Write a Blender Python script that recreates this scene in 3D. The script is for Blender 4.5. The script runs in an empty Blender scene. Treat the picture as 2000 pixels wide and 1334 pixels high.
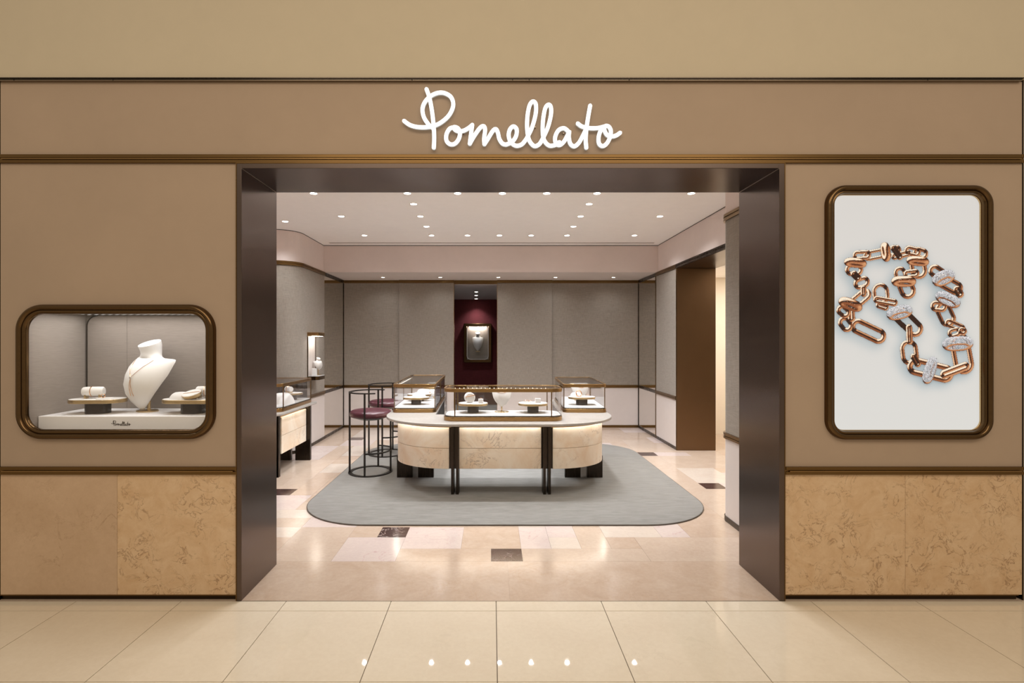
import bpy, bmesh, math, random
import numpy as np
from mathutils import Vector

# ------------------------------------------------------------------ camera, world, large lights, exposure
SC = bpy.context.scene
COL = SC.collection
F, H, VX, VY, D0 = 1022.0, 1.5, 961.0, 666.0, 3.03      # focal length in px of a 2000 px wide frame, eye height, vanishing point, facade distance
cam_d = bpy.data.cameras.new('camera'); cam = bpy.data.objects.new('camera', cam_d); COL.objects.link(cam)
cam_d.sensor_width = 36.0; cam_d.lens = 36.0 * F / 2000.0
cam_d.shift_x = (1000 - VX) / 2000.0; cam_d.shift_y = (VY - 667) / 2000.0
cam_d.clip_start = 0.05
cam.location = (0, -D0, H); cam.rotation_euler = (math.pi / 2, 0, 0)
SC.camera = cam

W = bpy.data.worlds.new('mall_ambience'); SC.world = W; W.use_nodes = True
W.node_tree.nodes['Background'].inputs[0].default_value = (1.0, 0.83, 0.62, 1)
W.node_tree.nodes['Background'].inputs[1].default_value = 0.43

def light(name, kind, loc, energy, color, rot=(0, 0, 0), **kw):
    l = bpy.data.lights.new(name, kind); l.energy = energy; l.color = color
    for k, v in kw.items(): setattr(l, k, v)
    o = bpy.data.objects.new(name, l); COL.objects.link(o); o.location = loc; o.rotation_euler = rot
    return o
light('mall_ceiling_light', 'AREA', (0.6, -4.2, 4.8), 178, (1.0, 0.86, 0.68), (math.radians(16), 0, 0), shape='RECTANGLE', size=7.0, size_y=2.5)

SC.view_settings.view_transform = 'Standard'; SC.view_settings.look = 'None'
SC.view_settings.gamma = 1.0; SC.view_settings.use_curve_mapping = False
SC.view_settings.exposure = 0.0
SC.cycles.max_bounces = 12; SC.cycles.diffuse_bounces = 9; SC.cycles.glossy_bounces = 5
SC.cycles.transparent_max_bounces = 24
SC.cycles.sample_clamp_indirect = 6.0
SC.cycles.caustics_reflective = True; SC.cycles.blur_glossy = 1.0; SC.cycles.caustics_refractive = False

SPOT_W = 61.0
SHOP = (0.97, 0.98, 1.0)
R = math.radians
rnd = random.Random(7)
def D(d): return d - D0                                   # distance from the lens -> world y
def FX(px, d=D0): return (px - VX) * d / F
def FZ(py, d=D0): return H - (py - VY) * d / F

# ------------------------------------------------------------------ materials
def lin(c):
    if isinstance(c, str):
        c = c.lstrip('#'); c = [int(c[i:i + 2], 16) / 255 for i in (0, 2, 4)]
        c = [x / 12.92 if x <= 0.04045 else ((x + 0.055) / 1.055) ** 2.4 for x in c]
    return (c[0], c[1], c[2], 1.0)
MATS = {}
class NT:
    def __init__(s, name):
        s.m = bpy.data.materials.new(name); s.m.use_nodes = True; s.t = s.m.node_tree; s.t.nodes.clear()
        s.out = s.n('ShaderNodeOutputMaterial'); MATS[name] = s.m
    def n(s, t, **kw):
        x = s.t.nodes.new(t)
        for k, v in kw.items():
            if k.startswith('i_'): x.inputs[k[2:].replace('_', ' ')].default_value = v
            else: setattr(x, k, v)
        return x
    def l(s, a, b): s.t.links.new(a, b)
    def pos(s, scale=(1, 1, 1), rand=0.0):
        g = s.n('ShaderNodeNewGeometry'); src = g.outputs['Position']
        if rand:
            oi = s.n('ShaderNodeObjectInfo'); mu = s.n('ShaderNodeMath', operation='MULTIPLY'); mu.inputs[1].default_value = rand
            s.l(oi.outputs['Random'], mu.inputs[0]); ad = s.n('ShaderNodeVectorMath', operation='ADD')
            s.l(src, ad.inputs[0]); s.l(mu.outputs[0], ad.inputs[1]); src = ad.outputs[0]
        mp = s.n('ShaderNodeMapping'); mp.inputs['Scale'].default_value = scale
        s.l(src, mp.inputs['Vector']); return mp.outputs['Vector']
    def noise(s, vec, scale, detail=4, rough=0.55, dist=0.0):
        x = s.n('ShaderNodeTexNoise'); x.inputs['Scale'].default_value = scale; x.inputs['Detail'].default_value = detail
        x.inputs['Roughness'].default_value = rough; x.inputs['Distortion'].default_value = dist
        s.l(vec, x.inputs['Vector']); return x.outputs['Fac']
    def ramp(s, fac, stops):
        x = s.n('ShaderNodeValToRGB'); e = x.color_ramp.elements
        while len(e) < len(stops): e.new(0.5)
        for k, (p, c) in enumerate(stops):
            e[k].position = p; e[k].color = lin(c) if not isinstance(c, (int, float)) else (c, c, c, 1)
        s.l(fac, x.inputs['Fac']); return x.outputs['Color']
    def mix(s, fac, a, b, mode='MIX'):
        x = s.n('ShaderNodeMix', data_type='RGBA', blend_type=mode)
        for sock, v in ((x.inputs[0], fac), (x.inputs[6], a), (x.inputs[7], b)):
            if hasattr(v, 'is_linked'): s.l(v, sock)
            elif isinstance(v, (int, float)): sock.default_value = v
            else: sock.default_value = lin(v)
        return x.outputs[2]
    def bsdf(s, color, rough=0.5, metal=0.0, bump=None, bs=0.1, bd=0.002, spec=None, **kw):
        p = s.n('ShaderNodeBsdfPrincipled')
        if hasattr(color, 'is_linked'): s.l(color, p.inputs['Base Color'])
        else: p.inputs['Base Color'].default_value = lin(color)
        if hasattr(rough, 'is_linked'): s.l(rough, p.inputs['Roughness'])
        else: p.inputs['Roughness'].default_value = rough
        p.inputs['Metallic'].default_value = metal
        if spec is not None: p.inputs['Specular IOR Level'].default_value = spec
        for k, v in kw.items(): p.inputs[k.replace('_', ' ')].default_value = v
        if bump is not None:
            b = s.n('ShaderNodeBump'); b.inputs['Strength'].default_value = bs; b.inputs['Distance'].default_value = bd
            s.l(bump, b.inputs['Height']); s.l(b.outputs['Normal'], p.inputs['Normal'])
        s.l(p.outputs[0], s.out.inputs['Surface']); return p

def simple(name, color, rough=0.5, metal=0.0, **kw): t = NT(name); t.bsdf(color, rough, metal, **kw); return t.m
def plaster(name, c, var=0.10, rough=0.75):
    t = NT(name); v = t.pos((1, 1, 1)); a = t.noise(v, 1.6, 3); b = t.noise(v, 9, 6, 0.65, 0.6)
    col = t.mix(t.ramp(a, [(0.3, 0.0), (0.7, 1.0)]), [x * (1 - var) for x in lin(c)[:3]], [min(1, x * (1 + var)) for x in lin(c)[:3]])
    col = t.mix(0.25, col, t.mix(b, [x * 0.82 for x in lin(c)[:3]], [x * 1.12 for x in lin(c)[:3]]))
    t.bsdf(col, rough, bump=b, bs=0.12, bd=0.004); return t.m
def fabric(name, c, sx=(220, 220, 14), var=0.22):
    t = NT(name); a = t.noise(t.pos(sx), 1.0, 2, 0.6); b = t.noise(t.pos((12, 12, 260)), 1.0, 2, 0.6); g = t.noise(t.pos(), 2.2, 2)
    w = t.n('ShaderNodeMath', operation='ADD'); t.l(a, w.inputs[0]); t.l(b, w.inputs[1])
    h = t.n('ShaderNodeMath', operation='MULTIPLY'); t.l(w.outputs[0], h.inputs[0]); h.inputs[1].default_value = 0.5
    c3 = lin(c)[:3]
    col = t.mix(t.ramp(h.outputs[0], [(0.36, 0.0), (0.64, 1.0)]), [x * (1 - var) for x in c3], [x * (1 + var) for x in c3])
    col = t.mix(0.15, col, t.mix(g, [x * 0.8 for x in c3], [x * 1.2 for x in c3]))
    t.bsdf(col, 0.85, bump=h.outputs[0], bs=0.25, bd=0.0012, spec=0.25, Sheen_Weight=0.15); return t.m
def marble(name, base, alt, vein, vscale=5.0, vwidth=0.025, vamt=0.6, rough=0.25, rand=20.0, scale=(1, 1, 1), cloud=2.6, spec=0.5, vm=(0.48, 0.66)):
    t = NT(name); v = t.pos(scale, rand)
    cl = t.noise(v, cloud, 5, 0.6, 1.2); col = t.mix(t.ramp(cl, [(0.34, 0.0), (0.66, 1.0)]), base, alt)
    n = t.noise(v, vscale, 7, 0.62, 0.9)
    sub = t.n('ShaderNodeMath', operation='SUBTRACT'); t.l(n, sub.inputs[0]); sub.inputs[1].default_value = 0.5
    ab = t.n('ShaderNodeMath', operation='ABSOLUTE'); t.l(sub.outputs[0], ab.inputs[0])
    line = t.ramp(ab.outputs[0], [(0.0, 1.0), (vwidth, 0.0)])
    msk = t.ramp(t.noise(v, vscale * 0.55, 3), [(vm[0], 0.0), (vm[1], 1.0)])
    mm = t.n('ShaderNodeMath', operation='MULTIPLY'); t.l(line, mm.inputs[0]); t.l(msk, mm.inputs[1])
    m2 = t.n('ShaderNodeMath', operation='MULTIPLY'); t.l(mm.outputs[0], m2.inputs[0]); m2.inputs[1].default_value = vamt
    col = t.mix(m2.outputs[0], col, vein)
    f = t.noise(v, 38, 4, 0.7); col = t.mix(0.12, col, t.ramp(f, [(0.3, '#7a5c40'), (0.7, '#fff2e0')]), 'SOFT_LIGHT')
    t.bsdf(col, rough, spec=spec); return t.m
def metal(name, c, rough, scale=(2, 2, 300), var=0.18, an=0.0):
    t = NT(name); b = t.noise(t.pos(scale), 1.0, 3, 0.6); g = t.noise(t.pos(), 3.0, 3)
    c3 = lin(c)[:3]
    col = t.mix(b, [x * (1 - var) for x in c3], [min(1, x * (1 + var)) for x in c3])
    col = t.mix(0.3, col, t.mix(g, [x * 0.75 for x in c3], [min(1, x * 1.2) for x in c3]))
    rr = t.ramp(b, [(0.3, rough * 0.85), (0.7, min(1, rough * 1.2))])
    t.bsdf(col, rr, 1.0, Anisotropic=an); return t.m
def emit(name, c, s):
    t = NT(name); e = t.n('ShaderNodeEmission'); e.inputs[0].default_value = lin(c); e.inputs[1].default_value = s
    t.l(e.outputs[0], t.out.inputs['Surface']); return t.m
def glass(name, tint=(1, 1, 1), base=0.035):
    t = NT(name); tr = t.n('ShaderNodeBsdfTransparent'); tr.inputs[0].default_value = (*tint, 1)
    gl = t.n('ShaderNodeBsdfGlossy'); gl.inputs['Roughness'].default_value = 0.01
    lw = t.n('ShaderNodeLayerWeight'); lw.inputs['Blend'].default_value = 0.5
    pw = t.n('ShaderNodeMath', operation='POWER'); t.l(lw.outputs['Facing'], pw.inputs[0]); pw.inputs[1].default_value = 5
    ma = t.n('ShaderNodeMath', operation='MULTIPLY_ADD'); t.l(pw.outputs[0], ma.inputs[0]); ma.inputs[1].default_value = 0.9; ma.inputs[2].default_value = base
    mx = t.n('ShaderNodeMixShader'); t.l(ma.outputs[0], mx.inputs[0]); t.l(tr.outputs[0], mx.inputs[1]); t.l(gl.outputs[0], mx.inputs[2])
    t.l(mx.outputs[0], t.out.inputs['Surface']); return t.m

M_UPPER = plaster('upper_wall_paint', (0.55, 0.475, 0.355), 0.02, 0.7)
M_FACADE = plaster('facade_plaster', (0.40, 0.30, 0.222), 0.05, 0.7)
M_FRIEZE = plaster('frieze_plaster', (0.75, 0.655, 0.62), 0.03, 0.75)
M_WAIN = plaster('wainscot_plaster', (0.64, 0.58, 0.553), 0.03, 0.7)
M_CEIL = plaster('ceiling_paint', (0.93, 0.915, 0.905), 0.01, 0.8)
M_PALE = plaster('side_room_paint', (0.82, 0.76, 0.66), 0.01, 0.8)
M_FABRIC = fabric('taupe_wall_fabric', (0.275, 0.24, 0.204))
M_NICHE = fabric('niche_silk', (0.25, 0.212, 0.182), (20, 20, 420), 0.10)
M_RED = fabric('burgundy_wall_cloth', (0.135, 0.024, 0.028), (260, 260, 8), 0.3)
M_FMARB = marble('facade_marble', (0.67, 0.49, 0.32), (0.60, 0.41, 0.245), (0.22, 0.12, 0.06), 11.0, 0.020, 0.85, 0.35, 30.0, cloud=9, vm=(0.40, 0.60))
M_FMARB2 = marble('facade_marble_plain', (0.56, 0.405, 0.28), (0.51, 0.36, 0.24), (0.30, 0.19, 0.11), 5.0, 0.010, 0.6, 0.35, 30.0, cloud=2.5)
M_TILE = marble('mall_porcelain', (0.745, 0.67, 0.555), (0.715, 0.635, 0.52), (0.60, 0.53, 0.42), 3.0, 0.012, 0.35, 0.02, 40.0, cloud=1.5, spec=0.55)
M_GROUT = simple('tile_grout', (0.16, 0.12, 0.08), 0.8)
M_SLAB = marble('slab_beige', (0.52, 0.415, 0.335), (0.475, 0.365, 0.285), (0.44, 0.31, 0.22), 5.0, 0.014, 0.5, 0.16, 60.0, cloud=4.0)
M_SLAB2 = marble('slab_sand', (0.50, 0.40, 0.325), (0.54, 0.44, 0.36), (0.46, 0.34, 0.26), 4.0, 0.012, 0.45, 0.16, 60.0, cloud=3.2)
M_PINK = marble('slab_pink', (0.565, 0.475, 0.45), (0.595, 0.51, 0.475), (0.46, 0.26, 0.26), 3.0, 0.009, 0.75, 0.16, 60.0)
M_WHITE_SLAB = marble('slab_white', (0.61, 0.54, 0.48), (0.58, 0.50, 0.435), (0.50, 0.40, 0.34), 4.0, 0.010, 0.5, 0.16, 60.0)
M_DARK = marble('slab_dark', (0.045, 0.026, 0.024), (0.075, 0.042, 0.037), (0.62, 0.55, 0.52), 7.0, 0.016, 0.75, 0.14, 60.0)
M_TOP = marble('counter_marble', (0.41, 0.395, 0.375), (0.38, 0.36, 0.335), (0.52, 0.45, 0.40), 2.6, 0.010, 0.4, 0.22, 9.0)
M_PEACH = marble('drawer_marble', (0.92, 0.835, 0.72), (0.82, 0.65, 0.485), (0.30, 0.21, 0.15), 5.0, 0.014, 0.75, 0.3, 12.0, cloud=2.8)
M_BRONZE = metal('aged_bronze', (0.18, 0.106, 0.042), 0.30, (3, 3, 240))
M_GOLDB = metal('gold_bronze', (0.36, 0.22, 0.095), 0.28, (3, 3, 240))
M_FRAMEB = metal('dark_bronze_frame', (0.125, 0.075, 0.035), 0.22, (60, 60, 60), 0.12)
M_PORTAL = simple('portal_brushed_bronze', (0.135, 0.102, 0.088), 0.27, 1.0, Anisotropic=0.4)
M_SIDEB = metal('opening_bronze', (0.20, 0.125, 0.07), 0.38, (240, 240, 4), 0.10)
M_BLACKB = metal('black_bronze', (0.050, 0.039, 0.031), 0.25, (60, 60, 2), 0.05)
M_TOE = simple('toe_kick_metal', (0.05, 0.034, 0.022), 0.35, 1.0)
M_CHAN = simple('steel_channel', (0.30, 0.25, 0.20), 0.3, 1.0)
M_BRASS = metal('satin_brass', (0.60, 0.44, 0.235), 0.28, (4, 4, 300))
M_GOLD = simple('rose_gold', (0.83, 0.50, 0.30), 0.16, 1.0)
M_SILVER = simple('white_gold', (0.62, 0.58, 0.54), 0.2, 1.0)
M_WHITE = simple('white_leatherette', (0.74, 0.725, 0.705), 0.5, spec=0.3)
M_DECK = simple('white_deck', (0.50, 0.495, 0.49), 0.45)
M_PLINTH = simple('plinth_white', (0.86, 0.85, 0.86), 0.45)
M_LAMPIN = simple('pedestal_lacquer', (0.022, 0.012, 0.008), 0.14, spec=0.3)
M_BURG = NT('burgundy_leather'); _v = M_BURG.pos(); _n = M_BURG.noise(_v, 90, 4)
M_BURG.bsdf((0.068, 0.015, 0.024), 0.32, bump=_n, bs=0.12, bd=0.002); M_BURG = M_BURG.m
M_STEEL = metal('stool_black_steel', (0.050, 0.046, 0.043), 0.36, (80, 80, 80), 0.1)
_t = NT('grey_rug'); _a = _t.noise(_t.pos((6, 26, 6)), 1.0, 5, 0.6, 0.5); _b = _t.noise(_t.pos((160, 420, 160)), 1.0, 2)
_c = _t.mix(_t.ramp(_a, [(0.3, 0.0), (0.7, 1.0)]), (0.172, 0.166, 0.154), (0.255, 0.248, 0.234)); _c = _t.mix(0.25, _c, _t.mix(_b, (0.13, 0.128, 0.12), (0.29, 0.288, 0.278)))
_t.bsdf(_c, 0.9, bump=_b, bs=0.3, bd=0.003, spec=0.2, Sheen_Weight=0.2); M_RUG = _t.m
M_GLASS = glass('clear_glass')
M_MIRROR = simple('mirror_silver', (0.86, 0.84, 0.80), 0.02, 1.0)
M_DMIR = simple('smoked_glass_back', (0.10, 0.09, 0.085), 0.06, 0.9)
M_SIGN = emit('sign_lit_white', (1.0, 0.955, 0.88), 2.0)
M_SIGNSIDE = emit('sign_side_glow', (1.0, 0.95, 0.86), 0.45)
M_LAMP = emit('lamp_white', (1.0, 0.95, 0.87), 30.0)
M_LED = emit('led_warm', (1.0, 0.93, 0.82), 26.0)
M_RING = simple('white_trim_ring', (0.80, 0.76, 0.72), 0.5)
M_BLACK = simple('dark_gap', (0.02, 0.018, 0.016), 0.7)
M_INK = simple('logo_ink', (0.05, 0.035, 0.025), 0.4)
M_GRILLE = simple('niche_grille', (0.10, 0.085, 0.07), 0.45, 0.6)
M_GRAY = plaster('alcove_ceiling_paint', (0.42, 0.40, 0.42), 0.01, 0.7)

# ------------------------------------------------------------------ mesh building
ORIG = {}
def tag(o, label=None, cat=None, group=None, kind=None):
    if label: o['label'] = label
    if cat: o['category'] = cat
    if group: o['group'] = group
    if kind: o['kind'] = kind
    return o
def thing(name, label, cat, loc=(0, 0, 0), rotz=0.0, group=None, kind=None):
    o = bpy.data.objects.new(name, None); COL.objects.link(o); o.empty_display_size = 0.1
    o.location = loc; o.rotation_euler = (0, 0, rotz); ORIG[o.name] = Vector(loc)
    return tag(o, label, cat, group, kind)
def setting(name, loc=(0, 0, 0)): return thing(name, None, None, loc, kind='structure')

def rrect(cx, cy, w, h, r, n=8):
    r = max(1e-4, min(r, w / 2 - 1e-5, h / 2 - 1e-5)); P = []
    for (sx, sy, a0) in ((1, 1, 0), (-1, 1, 90), (-1, -1, 180), (1, -1, 270)):
        ox, oy = cx + sx * (w / 2 - r), cy + sy * (h / 2 - r)
        for k in range(n + 1):
            a = R(a0 + 90.0 * k / n); P.append((ox + r * math.cos(a), oy + r * math.sin(a)))
    return P
def catmull(P, sub=8, closed=False):
    P = [Vector(p) for p in P]; n = len(P); out = []
    for i in range(n if closed else n - 1):
        g = (lambda k: P[k % n]) if closed else (lambda k: P[max(0, min(n - 1, k))])
        a, b, c, d = g(i - 1), g(i), g(i + 1), g(i + 2)
        for s in range(sub):
            t = s / sub
            out.append(0.5 * ((2 * b) + (c - a) * t + (2 * a - 5 * b + 4 * c - d) * t * t + (3 * b - a - 3 * c + d) * t ** 3))
    if not closed: out.append(P[-1])
    return out

class MB:
    def __init__(s): s.v = []; s.f = []
    def box(s, x0, x1, y0, y1, z0, z1):
        b = len(s.v); s.v += [(x, y, z) for z in (z0, z1) for y in (y0, y1) for x in (x0, x1)]
        s.f += [tuple(b + i for i in q) for q in ((0, 2, 3, 1), (4, 5, 7, 6), (0, 1, 5, 4), (1, 3, 7, 5), (3, 2, 6, 7), (2, 0, 4, 6))]; return s
    def loft(s, loops, cap0=True, cap1=True, closed=True):
        b = len(s.v); n = len(loops[0])
        for L in loops: s.v += [tuple(p) for p in L]
        for k in range(len(loops) - 1):
            for i in range(n if closed else n - 1):
                j = (i + 1) % n; s.f.append((b + k * n + i, b + k * n + j, b + (k + 1) * n + j, b + (k + 1) * n + i))
        if cap0: s.f.append(tuple(b + i for i in range(n)))
        if cap1: s.f.append(tuple(b + (len(loops) - 1) * n + i for i in range(n)))
        return s
    def prism(s, P, z0, z1): return s.loft([[(x, y, z0) for x, y in P], [(x, y, z1) for x, y in P]])
    def prism_xz(s, P, y0, y1): return s.loft([[(x, y0, z) for x, z in P], [(x, y1, z) for x, z in P]])
    def ringp(s, O, I, z0, z1):
        L = [[(x, y, z0) for x, y in O], [(x, y, z1) for x, y in O], [(x, y, z1) for x, y in I], [(x, y, z0) for x, y in I]]
        return s.loft(L + [L[0]], False, False)
    def frame_xz(s, cx, cz, w, h, r, prof, n=10):          # prof: (inset, y) round a closed section
        L = []
        for ins, y in prof + [prof[0]]: L.append([(x, y, z) for x, z in rrect(cx, cz, w - 2 * ins, h - 2 * ins, max(0.002, r - ins), n)])
        return s.loft(L, False, False)
    def lathe(s, c, prof, n=24, sx=1.0, sy=1.0):
        L = [[(c[0] + sx * max(r, 1e-4) * math.cos(2 * math.pi * i / n), c[1] + sy * max(r, 1e-4) * math.sin(2 * math.pi * i / n), c[2] + z) for i in range(n)] for r, z in prof]
        return s.loft(L)
    def tube(s, path, r, n=8, closed=False, flat=1.0, up=None):
        P = [Vector(p) for p in path]; m = len(P); loops = []; N = None
        for i in range(m):
            if closed: T = P[(i + 1) % m] - P[i - 1]
            else: T = P[min(m - 1, i + 1)] - P[max(0, i - 1)]
            T.normalize()
            if up is not None: N = Vector(up)
            elif N is None: N = Vector((0, 0, 1)) if abs(T.z) < 0.9 else Vector((1, 0, 0))
            N = (N - T * N.dot(T)); N.normalize(); B = T.cross(N)
            rr = r[i] if isinstance(r, (list, tuple)) else r
            loops.append([P[i] + N * (math.cos(2 * math.pi * k / n) * rr * flat) + B * (math.sin(2 * math.pi * k / n) * rr) for k in range(n)])
        if closed: loops.append(loops[0])
        return s.loft(loops, not closed, not closed)
    def stroke(s, path, r, depth, n=10):                   # round-ended flat letter stroke in the xz plane, depth along y
        P = [Vector(p) for p in path]; K = 6
        T0 = (P[0] - P[1]).normalized(); T1 = (P[-1] - P[-2]).normalized()
        pts = [(P[0] + T0 * r * math.cos(a), r * math.sin(a)) for a in [0.02 + (math.pi / 2) * k / K for k in range(K)]]
        pts += [(p, r) for p in P]
        pts += [(P[-1] + T1 * r * math.sin(a), r * math.cos(a)) for a in [(math.pi / 2) * (k + 1) / K - 0.02 for k in range(K)]]
        q = [p for p, _ in pts]; loops = []
        for i, (p, w) in enumerate(pts):
            T = (q[min(len(q) - 1, i + 1)] - q[max(0, i - 1)]).normalized(); Nn = Vector((-T.z, 0, T.x))
            w = max(w, 0.0004); e = min(0.3 * r, w * 0.5)
            sec = [(-w, depth), (-w, e), (-w + e, 0), (w - e, 0), (w, e), (w, depth)]
            loops.append([p + Nn * a + Vector((0, b, 0)) for a, b in sec])
        return s.loft(loops)
    def ell(s, c, rx, ry, rz, n=16, m=10):
        return s.loft([[(c[0] + rx * math.sin(math.pi * k / m + 1e-3) * math.cos(2 * math.pi * i / n), c[1] + ry * math.sin(math.pi * k / m + 1e-3) * math.sin(2 * math.pi * i / n), c[2] - rz * math.cos(math.pi * k / m)) for i in range(n)] for k in range(m + 1)])
    def build(s, name, mat, parent=None, local=False, smooth=35, bevel=0.0):
        me = bpy.data.meshes.new(name); V = s.v
        if parent is not None and not local:
            o0 = ORIG[parent.name]; V = [(x - o0.x, y - o0.y, z - o0.z) for x, y, z in V]
        me.from_pydata([tuple(p) for p in V], [], s.f)
        bm = bmesh.new(); bm.from_mesh(me); bmesh.ops.remove_doubles(bm, verts=bm.verts, dist=1e-6)
        bmesh.ops.recalc_face_normals(bm, faces=bm.faces); bm.to_mesh(me); bm.free()
        if smooth:
            me.polygons.foreach_set('use_smooth', [True] * len(me.polygons)); me.set_sharp_from_angle(angle=R(smooth))
        me.materials.append(mat)
        o = bpy.data.objects.new(name, me); COL.objects.link(o)
        if parent is not None: o.parent = parent; ORIG[o.name] = ORIG[parent.name]
        else: ORIG[o.name] = Vector((0, 0, 0))
        if bevel:
            b = o.modifiers.new('bevel', 'BEVEL'); b.width = bevel; b.segments = 2; b.limit_method = 'ANGLE'
        return o
def box(name, mat, parent, *b, **kw): return MB().box(*b).build(name, mat, parent, **kw)
def band(path, off, thick, z0, z1, mb=None):
    """vertical strip following a plan path; room side is to the left of the direction of travel"""
    mb = mb or MB(); P = [Vector((x, y)) for x, y in path]; A = []; B = []
    for i, p in enumerate(P):
        t0 = (P[i] - P[i - 1]).normalized() if i else None; t1 = (P[i + 1] - P[i]).normalized() if i < len(P) - 1 else None
        t = ((t0 or t1) + (t1 or t0)).normalized(); n = Vector((-t.y, t.x)); k = 1.0 / max(0.5, n.dot(Vector((-(t0 or t1).y, (t0 or t1).x))))
        A.append(p + n * off * k); B.append(p + n * (off - thick) * k)
    L = [[(a.x, a.y, z0), (a.x, a.y, z1), (b.x, b.y, z1), (b.x, b.y, z0)] for a, b in zip(A, B)]
    return mb.loft(L)
def arc(cx, cy, r, a0, a1, n=12): return [(cx + r * math.cos(R(a0 + (a1 - a0) * k / n)), cy + r * math.sin(R(a0 + (a1 - a0) * k / n))) for k in range(n + 1)]

ZC, ZT0, ZT1, ZR0, ZR1, ZB = 2.963, 2.50, 2.555, 0.69, 0.738, 0.042   # ceiling, top trim, chair rail, baseboard
# ------------------------------------------------------------------ floors
fl = setting('floor_mall')
MB().box(-9, 9, -8, D(3.018), -0.08, -0.006).build('floor_bed', M_GROUT, fl, smooth=0)
JX, TW = 0.0235, 0.6045
rows = [(2.909, 3.016), (2.305, 2.906), (1.70, 2.302), (1.095, 1.697)]
meshes = {}
for r_, (d0, d1) in enumerate(rows):
    for c in range(-7, 7):
        x0 = JX + c * TW
        if r_ not in meshes:
            o = MB().box(0.002, TW - 0.002, 0, d1 - d0 - 0.0015, -0.01, 0).build('floor_tile', M_TILE, fl, local=True, smooth=0); meshes[r_] = o.data
        else:
            o = bpy.data.objects.new('floor_tile', meshes[r_]); COL.objects.link(o); o.parent = fl
        o.location = (x0, D(d0), 0)
MB().box(-9, 9, -8, D(1.095), -0.01, 0).build('outer_floor', M_TILE, fl, smooth=0)

fs = setting('floor_shop')
MB().box(-4.4, 6.0, D(3.018), D(12.6), -0.08, -0.004).build('floor_bed', simple('slab_joint', (0.36, 0.27, 0.2), 0.6), fs, smooth=0)
U, GX, GD = 0.218, -0.007, 3.561
NX0, NX1, NR = -14, 15, 25
occ = {}
def slab(i, j, w, h, mat):
    if any((i + a, j + b) in occ for a in range(w) for b in range(h)): return
    for a in range(w):
        for b in range(h): occ[(i + a, j + b)] = 1
    g = 0.0006
    MB().box(GX + i * U + g, GX + (i + w) * U - g, D(GD + j * U) + g, D(GD + (j + h) * U) - g, -0.012, 0).build('floor_slab', mat, fs, smooth=0)
for (i, j) in ((-4, 2), (0, 0), (-10, 7), (-10, 20), (10, 8), (9, 15)): slab(i, j, 1, 1, M_DARK)
for a in ((-5, 0, 2, 2, M_PINK), (-3, 1, 2, 2, M_PINK), (-9, 2, 2, 1, M_WHITE_SLAB), (-7, 3, 2, 2, M_PINK), (1, 1, 1, 2, M_PINK), (2, 1, 1, 1, M_WHITE_SLAB),
          (4, 2, 2, 2, M_WHITE_SLAB), (6, 2, 1, 2, M_PINK), (10, 9, 2, 3, M_WHITE_SLAB), (8, 10, 2, 2, M_SLAB2), (10, 15, 2, 1, M_PINK), (-10, 8, 1, 3, M_SLAB2), (-9, 11, 2, 2, M_WHITE_SLAB),
          (-10, 18, 2, 2, M_PINK), (-9, 16, 1, 2, M_WHITE_SLAB), (-7, 0, 2, 3, M_SLAB2), (1, 0, 4, 1, M_SLAB2), (-3, 0, 3, 1, M_SLAB), (-1, 1, 2, 2, M_SLAB), (3, 1, 1, 2, M_SLAB2), (7, 2, 2, 3, M_SLAB),
          (9, 4, 3, 4, M_SLAB2), (11, 8, 2, 1, M_PINK), (8, 5, 1, 5, M_SLAB), (-12, 7, 2, 1, M_PINK), (-9, 7, 1, 4, M_SLAB)): slab(*a)
for j in range(NR):
    i = NX0
    while i < NX1:
        if (i, j) in occ: i += 1; continue
        w, h = rnd.choice([(2, 2), (3, 2), (4, 2), (2, 3), (2, 1), (3, 3), (4, 3)])
        w = min(w, NX1 - i); h = min(h, NR - j)
        ww = 1
        while ww < w and (i + ww, j) not in occ: ww += 1
        hh = 1
        while hh < h and all((i + a, j + hh) not in occ for a in range(ww)): hh += 1
        slab(i, j, ww, hh, rnd.choice([M_SLAB, M_SLAB, M_SLAB, M_SLAB2, M_SLAB2, M_PINK, M_WHITE_SLAB])); i += ww
for x0, x1 in ((-3.06, -1.47), (-1.47, 0.104), (0.104, 1.69), (1.69, 3.26)):
    MB().box(x0 + 0.0004, x1 - 0.0004, D(3.021), D(GD) - 0.0006, -0.012, 0).build('floor_slab', M_SLAB, fs, smooth=0)
MB().box(GX + NX1 * U, 6.0, D(3.6), D(12.5), -0.012, 0).build('floor_slab', M_SLAB2, fs, smooth=0)
MB().box(-4.4, 6.0, D(GD + NR * U), D(12.5), -0.012, -0.0002).build('floor_slab', M_SLAB2, fs, smooth=0)
box('threshold_strip', M_CHAN, fs, -1.47, 1.69, D(3.0165), D(3.0205), -0.01, 0.0006)

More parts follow.
